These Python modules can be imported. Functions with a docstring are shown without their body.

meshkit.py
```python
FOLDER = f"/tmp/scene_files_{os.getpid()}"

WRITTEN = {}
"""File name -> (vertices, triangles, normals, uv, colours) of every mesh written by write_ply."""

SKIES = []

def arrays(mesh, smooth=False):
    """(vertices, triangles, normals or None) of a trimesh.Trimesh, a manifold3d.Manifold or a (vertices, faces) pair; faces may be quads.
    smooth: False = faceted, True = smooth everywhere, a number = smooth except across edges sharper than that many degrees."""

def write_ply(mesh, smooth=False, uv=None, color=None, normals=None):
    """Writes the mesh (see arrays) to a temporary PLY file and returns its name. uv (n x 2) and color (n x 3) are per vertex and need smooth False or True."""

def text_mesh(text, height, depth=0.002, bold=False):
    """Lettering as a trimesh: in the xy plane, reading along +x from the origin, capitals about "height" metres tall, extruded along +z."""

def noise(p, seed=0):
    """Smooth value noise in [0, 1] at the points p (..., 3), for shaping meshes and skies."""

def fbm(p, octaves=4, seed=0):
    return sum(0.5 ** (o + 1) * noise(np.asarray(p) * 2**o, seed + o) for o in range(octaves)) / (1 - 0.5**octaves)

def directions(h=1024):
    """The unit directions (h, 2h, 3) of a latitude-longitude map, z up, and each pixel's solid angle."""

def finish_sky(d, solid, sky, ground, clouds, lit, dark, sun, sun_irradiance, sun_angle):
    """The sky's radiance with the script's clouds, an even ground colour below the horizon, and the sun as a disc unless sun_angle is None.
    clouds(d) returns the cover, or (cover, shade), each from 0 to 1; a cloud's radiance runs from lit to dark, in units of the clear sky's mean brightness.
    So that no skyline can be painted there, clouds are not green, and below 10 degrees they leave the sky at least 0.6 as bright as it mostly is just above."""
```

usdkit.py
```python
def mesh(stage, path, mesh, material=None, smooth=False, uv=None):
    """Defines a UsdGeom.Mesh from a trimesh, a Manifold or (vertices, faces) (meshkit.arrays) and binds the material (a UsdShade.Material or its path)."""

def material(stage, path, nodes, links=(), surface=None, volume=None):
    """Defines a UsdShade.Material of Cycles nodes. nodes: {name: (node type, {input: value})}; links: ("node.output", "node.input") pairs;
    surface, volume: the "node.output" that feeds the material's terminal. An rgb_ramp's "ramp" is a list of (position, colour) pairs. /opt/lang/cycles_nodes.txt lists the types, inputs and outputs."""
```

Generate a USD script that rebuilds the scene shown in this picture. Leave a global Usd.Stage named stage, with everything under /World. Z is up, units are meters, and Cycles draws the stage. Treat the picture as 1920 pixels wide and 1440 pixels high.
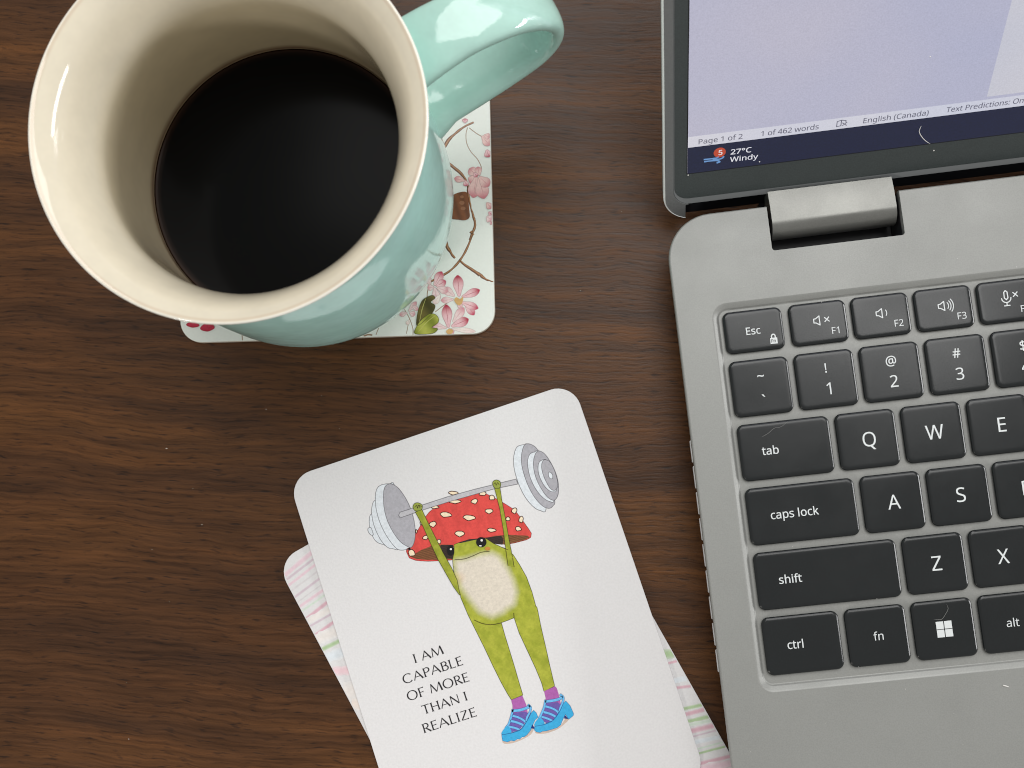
import math, glob, numpy as np, trimesh, manifold3d, usdkit
from pxr import Usd, UsdGeom, UsdLux, UsdShade, Gf, Sdf, Vt
from shapely.geometry import Polygon, LineString, Point, box as sbox
from shapely.ops import unary_union
from scipy.spatial import Delaunay

stage = Usd.Stage.CreateInMemory()
UsdGeom.SetStageUpAxis(stage, 'Z'); UsdGeom.SetStageMetersPerUnit(stage, 1.0)
W = UsdGeom.Xform.Define(stage, '/World'); stage.SetDefaultPrim(W.GetPrim())
MM = 0.001

# ---------------------------------------------------------------- camera
H, TX, TY, FPX = 0.341755, -0.073884, 0.060822, 2035.756
cam = UsdGeom.Camera.Define(stage, '/World/camera')
cam.CreateHorizontalApertureAttr(36.0); cam.CreateVerticalApertureAttr(27.0)
cam.CreateFocalLengthAttr(36.0*FPX/1920); cam.CreateClippingRangeAttr(Gf.Vec2f(0.01, 50))
cam.CreateExposureAttr(0.0)
cx_, sx_, cy_, sy_ = math.cos(TX), math.sin(TX), math.cos(TY), math.sin(TY)
Rm = np.array([[1,0,0],[0,cx_,-sx_],[0,sx_,cx_]]) @ np.array([[cy_,0,sy_],[0,1,0],[-sy_,0,cy_]]) @ np.diag([1,-1,-1])
ax = np.array([Rm[0], -Rm[1], -Rm[2]])
cam.AddTransformOp().Set(Gf.Matrix4d(*[*ax[0],0, *ax[1],0, *ax[2],0, 0,0,H,1]))
cam.CreateFStopAttr(22.0); cam.CreateFocusDistanceAttr(0.325)

# ---------------------------------------------------------------- light: a window to the right, a ceiling lamp, the room around
def look_at(prim, pos, target, up=(0,0,1)):
    z = np.array(pos, float)-np.array(target, float); z /= np.linalg.norm(z)
    x = np.cross(up, z); x /= np.linalg.norm(x); y = np.cross(z, x)
    prim.AddTransformOp().Set(Gf.Matrix4d(*[*x,0, *y,0, *z,0, *pos,1]))
def rect(name, pos, target, w, h, inten, col):
    l = UsdLux.RectLight.Define(stage, '/World/'+name)
    l.CreateWidthAttr(w); l.CreateHeightAttr(h); l.CreateIntensityAttr(inten); l.CreateColorAttr(Gf.Vec3f(*col))
    look_at(l, pos, target); return l
rect('window_light', (1.60,0.20,0.56), (0.06,0.03,0.03), 0.95, 0.22, 17.0, (1.0,1.0,1.0))
rect('ceiling_light', (0.25,0.80,1.5), (0.03,0.02,0), 1.3, 1.2, 3.9, (1.0,0.995,0.985))
rect('side_lamp', (-0.85,-1.05,0.75), (0,0,0), 0.15, 0.15, 62.0, (1.0,0.96,0.90))
dome = UsdLux.DomeLight.Define(stage, '/World/room_light')

# ---------------------------------------------------------------- materials
def mat(name, nodes, links=(), surface='p.BSDF'): return usdkit.material(stage, '/World/Looks/'+name, nodes, links, surface=surface)
def plain(name, col, rough=0.5, **k):
    return mat(name, {'p': ('principled_bsdf', {'base_color': col, 'roughness': rough, **k})})
room = usdkit.material(stage, '/World/Looks/room', {'b': ('background_shader', {'color': (1.0,0.985,0.96), 'strength': 0.40})}, surface='b.background')
UsdShade.MaterialBindingAPI.Apply(dome.GetPrim()).Bind(room)

def speckled(name, col, rough, scale, amount, bump=0.0, extra={}, scale2=None):
    """even colour with fine grain in it, and a fine relief"""
    lo, hi = tuple(c*(1-amount) for c in col), tuple(c*(1+amount) for c in col)
    n = {'g': ('geometry', {}), 'n': ('noise_texture', {'scale': scale, 'detail': 3.0, 'roughness': 0.6}),
         'r': ('rgb_ramp', {'ramp': [(0.3, lo), (0.7, hi)]}), 'b': ('bump', {'strength': 1.0, 'distance': bump}),
         'p': ('principled_bsdf', {'roughness': rough, **extra})}
    l = [('g.position','n.vector'), ('n.fac','r.fac'), ('r.color','p.base_color')]
    n['s'] = ('noise_texture', {'scale': 38.0, 'detail': 3.0, 'roughness': 0.6}); n['sr'] = ('map_range', {'from_min':0.3,'from_max':0.7,'to_min':rough*0.8,'to_max':rough*1.25})
    l += [('g.position','s.vector'), ('s.fac','sr.value'), ('sr.result','p.roughness')]
    if bump: l += [('n.fac','b.height'), ('b.normal','p.normal')]
    return mat(name, n, l)

def wood():
    n = {'g': ('geometry', {}), 'rot': ('mapping', {'rotation': (0,0,0.05)}),
         'wn': ('noise_texture', {'scale': 11.0, 'detail': 2.0}), 'ws': ('vector_math', {'math_type': 'multiply', 'vector2': (0,0.012,0)}),
         'wa': ('vector_math', {'math_type': 'add'}), 'vn': ('noise_texture', {'scale': 85.0, 'detail': 2.0}), 'vs': ('vector_math', {'math_type': 'multiply', 'vector2': (0,0.0022,0)}), 'wb': ('vector_math', {'math_type': 'add'}),
         'm1': ('mapping', {'scale': (4,38,1)}), 'n1': ('noise_texture', {'scale': 1.0, 'detail': 4.0, 'roughness': 0.55}),
         'm2': ('mapping', {'scale': (42,900,1)}), 'n2': ('noise_texture', {'scale': 1.0, 'detail': 5.0, 'roughness': 0.62}),
         'm3': ('mapping', {'scale': (190,1300,1), 'location': (3.1,7.7,0)}), 'n3': ('noise_texture', {'scale': 1.0, 'detail': 2.0, 'roughness': 0.5}),
         'm4': ('mapping', {'scale': (14,190,1), 'location': (9,2,0)}), 'n4': ('noise_texture', {'scale': 1.0, 'detail': 3.0}),
         'n5': ('noise_texture', {'scale': 3200.0, 'detail': 1.0}),
         'c1': ('rgb_ramp', {'ramp': [(0.25,(0.042,0.0158,0.0048)), (0.5,(0.077,0.0288,0.0074)), (0.75,(0.132,0.0500,0.0108))]}),
         'c2': ('rgb_ramp', {'ramp': [(0.28,(0.52,0.50,0.50)), (0.5,(0.97,0.97,0.97)), (0.72,(1.36,1.34,1.30))]}),
         'c3': ('rgb_ramp', {'ramp': [(0.28,(0.34,0.32,0.31)), (0.43,(1,1,1)), (0.68,(1,1,1)), (0.80,(1.3,1.27,1.2))]}),
         'c4': ('rgb_ramp', {'ramp': [(0.33,(0.76,0.75,0.75)), (0.5,(1,1,1)), (0.68,(1.20,1.17,1.10))]}),
         'c5': ('rgb_ramp', {'ramp': [(0.3,(0.86,0.86,0.86)), (0.7,(1.14,1.14,1.14))]}),
         'x1': ('mix', {'mix_type':'multiply','fac':1.0}), 'x2': ('mix', {'mix_type':'multiply','fac':1.0}), 'x3': ('mix', {'mix_type':'multiply','fac':1.0}), 'x4': ('mix', {'mix_type':'multiply','fac':1.0}),
         'hm': ('math', {'math_type':'add'}), 'b': ('bump', {'strength': 0.55, 'distance': 0.00012}),
         'rr': ('map_range', {'from_min':0.3,'from_max':0.7,'to_min':0.30,'to_max':0.48}),
         'p': ('principled_bsdf', {'specular_ior_level': 0.30})}
    l = [('g.position','rot.vector'), ('rot.vector','wn.vector'), ('wn.color','ws.vector1'), ('rot.vector','wa.vector1'), ('ws.vector','wa.vector2')]
    l += [('rot.vector','vn.vector'), ('vn.color','vs.vector1'), ('wa.vector','wb.vector1'), ('vs.vector','wb.vector2')]
    for k in '1234': l += [('wb.vector','m%s.vector'%k), ('m%s.vector'%k,'n%s.vector'%k), ('n%s.fac'%k,'c%s.fac'%k)]
    l += [('g.position','n5.vector'), ('n5.fac','c5.fac'), ('c1.color','x1.color1'), ('c2.color','x1.color2'), ('x1.color','x2.color1'), ('c3.color','x2.color2'), ('x2.color','x3.color1'), ('c4.color','x3.color2'),
          ('x3.color','x4.color1'), ('c5.color','x4.color2'), ('x4.color','p.base_color'), ('n2.fac','hm.value1'), ('n3.fac','hm.value2'), ('hm.value','b.height'), ('b.normal','p.normal'), ('n2.fac','rr.value'), ('rr.result','p.roughness')]
    return mat('dark_wood', n, l)

def painted(name, rough, noise_scale, lo, hi, bump=0.0, extra={}, stretch=(1,1,1)):
    """printed or glazed colour carried per vertex, with watercolour mottling"""
    n = {'a': ('attribute', {'attribute': 'Cd'}), 'g': ('geometry', {}), 'mp': ('mapping', {'scale': stretch}), 'n': ('noise_texture', {'scale': noise_scale, 'detail': 4.0, 'roughness': 0.65}),
         'r': ('rgb_ramp', {'ramp': [(0.3,(lo,)*3), (0.7,(hi,)*3)]}), 'x': ('mix', {'mix_type':'multiply','fac':1.0}), 'b': ('bump', {'strength': 1.0, 'distance': bump}), 'p': ('principled_bsdf', {'roughness': rough, **extra})}
    l = [('g.position','mp.vector'), ('mp.vector','n.vector'), ('n.fac','r.fac'), ('a.color','x.color1'), ('r.color','x.color2'), ('x.color','p.base_color')]
    if bump: l += [('n.fac','b.height'), ('b.normal','p.normal')]
    return mat(name, n, l)

def lin(r, g, b): return tuple(((c/255+0.055)/1.055)**2.4 if c > 10 else c/255/12.92 for c in (r,g,b))
M = dict(
 wood=wood(),
 paper=speckled('card_paper', (0.755,0.74,0.74), 0.75, 1500, 0.035, 0.00004, {'specular_ior_level':0.25}),
 ink=plain('printed_ink', (0.035,0.033,0.035), 0.7, specular_ior_level=0.2),
 paint=painted('card_print', 0.75, 1300, 0.87, 1.10, 0.00003, {'specular_ior_level':0.25}),
 stripes=painted('striped_print', 0.7, 700, 0.93, 1.05, 0.00002, {'specular_ior_level':0.25}),
 coaster=speckled('coaster_laminate', (0.83,0.85,0.79), 0.28, 1800, 0.02, 0.000004, {'specular_ior_level':0.45}),
 floral=painted('coaster_print', 0.28, 1600, 0.90, 1.08, 0.0, {'specular_ior_level':0.45}),
 cork=plain('coaster_edge', (0.55,0.50,0.42), 0.8),
 glaze=painted('aqua_glaze', 0.085, 120, 0.93, 1.05, 0.00008, {'ior':1.66}),
 cream=painted('cream_glaze', 0.08, 160, 0.96, 1.03, 0.0, {'coat_weight':0.35,'coat_roughness':0.06}),
 coffee=painted('black_coffee', 0.16, 200, 1.0, 1.0, 0.0, {'ior':1.33,'specular_ior_level':0.09}),
 alu=speckled('anodised_shell', (0.278,0.281,0.266), 0.38, 2600, 0.075, 0.000004, {'metallic':0.15}),
 hinge=speckled('hinge_metal', (0.21,0.21,0.195), 0.33, 2600, 0.08, 0.000003, {'metallic':0.6}),
 case=plain('dark_case', (0.035,0.034,0.038), 0.45),
 frame=speckled('lid_edge', (0.20,0.205,0.205), 0.40, 2200, 0.06, 0.0, {'metallic':0.4}),
 metal=plain('port_metal', (0.85,0.85,0.85), 0.3, metallic=0.8),
 black=plain('black_plastic', (0.004,0.004,0.006), 0.5),
 key=speckled('key_plastic', (0.0095,0.0115,0.0122), 0.20, 3000, 0.18, 0.000004, {'specular_ior_level':0.5}),
 legend=plain('key_legend', (0.68,0.71,0.71), 0.5), faint=plain('grey_lint', (0.26,0.26,0.25), 0.8),
 bezel=speckled('bezel_glass', (0.052,0.062,0.062), 0.34, 2600, 0.16, 0.0),
 trim=plain('lid_edge_highlight', (0.85,0.86,0.85), 0.35),  # near-white colour carries the highlight along the lid edge
 gasket=plain('grey_gasket', (0.20,0.21,0.215), 0.5),
 lint=plain('white_lint', (0.75,0.73,0.70), 0.8),
)
def glow(name, col, k, grain=0.05, scale=2600):
    lo, hi = tuple(c*(1-grain)*k for c in col), tuple(c*(1+grain)*k for c in col)
    return mat(name, {'g': ('geometry', {}), 'n': ('noise_texture', {'scale': scale, 'detail': 2.0}), 'r': ('rgb_ramp', {'ramp': [(0.3,lo),(0.7,hi)]}), 'w': ('noise_texture', {'scale': 14.0, 'detail': 2.0}), 'wr': ('rgb_ramp', {'ramp': [(0.3,(0.93,0.95,1.0)),(0.7,(1.08,1.04,1.0))]}), 'x': ('mix', {'mix_type':'multiply','fac':1.0}),
        'p': ('principled_bsdf', {'base_color': (0.015,0.015,0.017), 'roughness': 0.3, 'emission_strength': 1.0})}, [('g.position','n.vector'), ('n.fac','r.fac'), ('r.color','x.color1'), ('g.position','w.vector'), ('w.fac','wr.fac'), ('wr.color','x.color2'), ('x.color','p.emission_color')])
M.update(scr=glow('screen_lavender', lin(184,185,206), 0.90, 0.07), page=glow('screen_page', lin(203,203,212), 0.92, 0.06), status=glow('screen_status', lin(205,207,219), 0.95, 0.05),
  task=glow('screen_taskbar', lin(24,32,70), 0.55, 0.25), stext=glow('screen_grey_text', lin(104,104,122), 0.8), wtext=glow('screen_white_text', lin(225,228,236), 0.95),
  red=glow('screen_red', lin(186,72,44), 0.9), blue=glow('screen_blue', lin(105,150,205), 0.9))

# ---------------------------------------------------------------- helpers
used = {}
def path(name, parent):
    base = (parent.GetPath().pathString if parent else '/World')+'/'+name
    k = used.get(base, -1)+1; used[base] = k
    return base if k == 0 else '%s_%03d' % (base, k)
def tag(o, label=None, cat=None, group=None, kind=None):
    for k, v in (('label',label),('category',cat),('group',group),('kind',kind)):
        if v: o.SetCustomDataByKey(k, v)
    return o
def thing(name, label, cat, loc=(0,0,0), rot=0.0, group=None):
    x = UsdGeom.Xform.Define(stage, path(name, None)); x.AddTranslateOp().Set(Gf.Vec3d(*[c*MM for c in loc]))
    if rot: x.AddRotateZOp().Set(math.degrees(rot))
    return tag(x.GetPrim(), label, cat, group)
def obj(name, mesh, m, parent=None, smooth=False, cd=None, kind=None, label=None):
    """one mesh, given in millimetres"""
    if hasattr(mesh, 'to_mesh'): mm = mesh.to_mesh(); v, f = np.array(mm.vert_properties[:,:3], float), np.array(mm.tri_verts)
    elif isinstance(mesh, tuple): v, f = np.asarray(mesh[0], float), np.asarray(mesh[1])
    else: v, f = np.array(mesh.vertices), np.array(mesh.faces)
    g = usdkit.mesh(stage, path(name, parent), trimesh.Trimesh(v*MM, f, process=False), M[m], smooth=smooth)
    if cd is not None:
        UsdGeom.PrimvarsAPI(g).CreatePrimvar('Cd', Sdf.ValueTypeNames.Color3fArray, 'vertex').Set(Vt.Vec3fArray.FromNumpy(np.asarray(cd, np.float32)))
    return tag(g.GetPrim(), label=label, kind=kind)
def cat_(ms):
    vs, fs, n = [], [], 0
    for v, f in ms:
        vs.append(np.asarray(v)); fs.append(np.asarray(f)+n); n += len(v)
    return np.vstack(vs), np.vstack(fs)
def rr(x0, x1, y0, y1, r, n=7):
    """rounded rectangle, counter-clockwise"""
    r = max(min(r, (x1-x0)/2-1e-3, (y1-y0)/2-1e-3), 0.01); out = []
    for cx, cy, a in ((x1-r,y0+r,-90),(x1-r,y1-r,0),(x0+r,y1-r,90),(x0+r,y0+r,180)):
        for t in np.linspace(0, 90, n): out.append((cx+r*math.cos(math.radians(a+t)), cy+r*math.sin(math.radians(a+t))))
    return np.array(out)
def ring(x0, x1, y0, y1, r, z, d=0.0, n=7):
    p = rr(x0+d, x1-d, y0+d, y1-d, max(r-d, 0.05), n); return np.c_[p, np.full(len(p), z)]
def loft(rings):
    n, k = len(rings[0]), len(rings); v = np.vstack(rings); f = []
    i = np.arange(n); j = (i+1) % n
    for a in range(k-1):
        o, q = a*n, (a+1)*n
        f += [np.c_[o+i, o+j, q+j], np.c_[o+i, q+j, q+i]]
    v = np.vstack([v, rings[0].mean(0), rings[-1].mean(0)]); o = (k-1)*n
    f += [np.c_[j, i, np.full(n, k*n)], np.c_[o+i, o+j, np.full(n, k*n+1)]]
    return v, np.vstack(f)
def slab(x0, x1, y0, y1, r, z0, z1, e=0.2, n=7, steps=3):
    rs = [ring(x0,x1,y0,y1,r,z0,e*0.6,n), ring(x0,x1,y0,y1,r,z0+e*0.6,0,n)]
    for t in np.linspace(0, math.pi/2, steps): rs.append(ring(x0,x1,y0,y1,r,z1-e+e*math.sin(t),e*(1-math.cos(t)),n))
    return loft(rs)
def solid(vf):
    return manifold3d.Manifold(manifold3d.Mesh(vert_properties=np.asarray(vf[0], np.float32), tri_verts=np.asarray(vf[1], np.uint32)))
def parts_of(g): return [p for p in getattr(g, 'geoms', [g]) if p.geom_type == 'Polygon' and p.area > 1e-4]
def flat(poly, z):
    ms = []
    for p in parts_of(poly):
        v, f = trimesh.creation.triangulate_polygon(p, engine='earcut')
        ms.append((np.c_[v, np.full(len(v), z)], up(np.asarray(v), np.asarray(f))))
    return cat_(ms)
def up(v, f):
    a = np.cross(v[f[:,1]]-v[f[:,0]], v[f[:,2]]-v[f[:,0]]); f = f.copy(); f[a < 0] = f[a < 0][:, ::-1]; return f
def paint(poly, z, colour, res=0.6):
    """a printed area, finely triangulated; colour(xy) gives each vertex its ink"""
    if getattr(colour, 'flat', False):
        v, f = flat(poly, z); return (v, f), colour(v)
    ms, cs = [], []
    for p in parts_of(poly):
        b = [p.exterior.segmentize(res)] + [i.segmentize(res) for i in p.interiors]
        pts = np.vstack([np.array(q.coords)[:-1] for q in b])
        x0, y0, x1, y1 = p.bounds
        gx, gy = np.meshgrid(np.arange(x0+res/2, x1, res), np.arange(y0+res/2, y1, res)); g = np.c_[gx.ravel(), gy.ravel()]
        if len(g):
            import shapely
            inside = shapely.contains_xy(p.buffer(-res*0.35), g[:,0], g[:,1]); pts = np.vstack([pts, g[inside]])
        pts = np.unique(np.round(pts, 4), axis=0)
        if len(pts) < 4:
            continue
        t = Delaunay(pts).simplices; c = pts[t].mean(1)
        import shapely
        t = up(pts, t[shapely.contains_xy(p.buffer(1e-3), c[:,0], c[:,1])])
        if len(t): ms.append((np.c_[pts, np.full(len(pts), z)], t)); cs.append(colour(pts))
    return cat_(ms), np.vstack(cs)
def const(c):
    g = lambda q: np.tile(np.array(c, float), (len(q), 1)); g.flat = True; return g
def ribbon(pts, w):
    """a stroke whose width runs along its length"""
    p = np.array(pts, float); w = np.broadcast_to(np.asarray(w, float), len(p)) if np.ndim(w) == 0 or len(np.atleast_1d(w)) == len(p) else np.interp(np.linspace(0,1,len(p)), np.linspace(0,1,len(w)), w)
    t = np.gradient(p, axis=0); t /= np.maximum(np.linalg.norm(t, axis=1, keepdims=True), 1e-9); n = np.c_[-t[:,1], t[:,0]]
    return Polygon(np.vstack([p+n*w[:,None]/2, (p-n*w[:,None]/2)[::-1]])).buffer(0)
def spline(pts, k=6):
    """a smooth curve through the points (Catmull-Rom)"""
    p = np.array(pts, float)
    if len(p) < 3: return p
    q = np.vstack([2*p[0]-p[1], p, 2*p[-1]-p[-2]]); out = []
    for i in range(1, len(q)-2):
        for t in np.linspace(0, 1, k, endpoint=False):
            out.append(0.5*((2*q[i])+(-q[i-1]+q[i+1])*t+(2*q[i-1]-5*q[i]+4*q[i+1]-q[i+2])*t*t+(-q[i-1]+3*q[i]-3*q[i+1]+q[i+2])*t**3))
    return np.array(out+[p[-1]])
def blob(pts, k=5):
    """a smooth closed outline through the points"""
    p = np.array(pts, float); n = len(p); out = []
    for i in range(n):
        a, b, c, d = p[i-1], p[i], p[(i+1)%n], p[(i+2)%n]
        for t in np.linspace(0, 1, k, endpoint=False): out.append(0.5*((2*b)+(-a+c)*t+(2*a-5*b+4*c-d)*t*t+(-a+3*b-3*c+d)*t**3))
    return Polygon(out).buffer(0)
def flipy(pts): return [(x, -y) for x, y in pts]
FONTS = {}
def letters(text, height, x=0.0, y=0.0, bold=0, font='NotoSansHebrew-Regular', sx=1.0, align='l'):
    """lettering as shapely areas: capitals "height" mm tall"""
    from PIL import Image, ImageDraw, ImageFont
    if font not in FONTS:
        found = glob.glob('/opt/blender-*/*/datafiles/fonts/'+font+'.woff2') or glob.glob('/opt/blender-*/*/datafiles/fonts/Inter.woff2')
        FONTS[font] = ImageFont.truetype(found[0], 140)
    f = FONTS[font]; x0, y0, x1, y1 = f.getbbox(text, anchor='ls', stroke_width=bold)
    im = Image.new('L', (x1-x0+8, y1-y0+8)); ImageDraw.Draw(im).text((4-x0, 4-y0), text, 255, f, anchor='ls', stroke_width=bold, stroke_fill=255)
    on = np.pad(np.asarray(im) > 127, ((0,0),(1,1))).astype(np.int8); d = np.diff(on, axis=1)
    rows, st = np.nonzero(d == 1); en = np.nonzero(d == -1)[1]
    g = unary_union([sbox(a, -r-1, b, -r) for r, a, b in zip(rows, st, en)]).buffer(0.8).buffer(-0.8).simplify(0.9)
    s = height/(140*0.714)
    from shapely import affinity
    g = affinity.affine_transform(g, [s*sx,0,0,s,-4*s*sx,(4-y0)*s]); w = g.bounds[2]
    return affinity.translate(g, x-(w/2 if align == 'c' else 0), y)
def tube(pts, r, n=8, taper=None):
    p = np.array(pts, float); rings = []
    for i in range(len(p)):
        t = p[min(i+1, len(p)-1)]-p[max(i-1, 0)]; t /= np.linalg.norm(t); a = np.cross(t, (0.13,0.2,1)); a /= np.linalg.norm(a); b = np.cross(t, a)
        q = r*(taper[i] if taper is not None else 1.0)
        rings.append(np.array([p[i]+q*(math.cos(u)*a+math.sin(u)*b) for u in np.linspace(0, 2*math.pi, n, endpoint=False)]))
    return loft(rings)
def revolve(prof, n=128):
    p = np.array(prof, float); th = np.linspace(0, 2*np.pi, n, endpoint=False)
    v = np.stack([p[:,None,0]*np.cos(th), p[:,None,0]*np.sin(th), np.repeat(p[:,1:2], n, 1)], -1).reshape(-1,3)
    i = np.arange(n); j = (i+1) % n; f = []
    for k in range(len(p)-1): f += [np.c_[k*n+i, k*n+j, (k+1)*n+j], np.c_[k*n+i, (k+1)*n+j, (k+1)*n+i]]
    return v, np.vstack(f)
CARD_O=(-91.721,-4.430);CARD_TH=0.32258
COAS_O=(-129.973,140.397);COAS_TH=0.02415
UND_O=(-95.480,-30.945);UND_TH=0.51176
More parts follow.
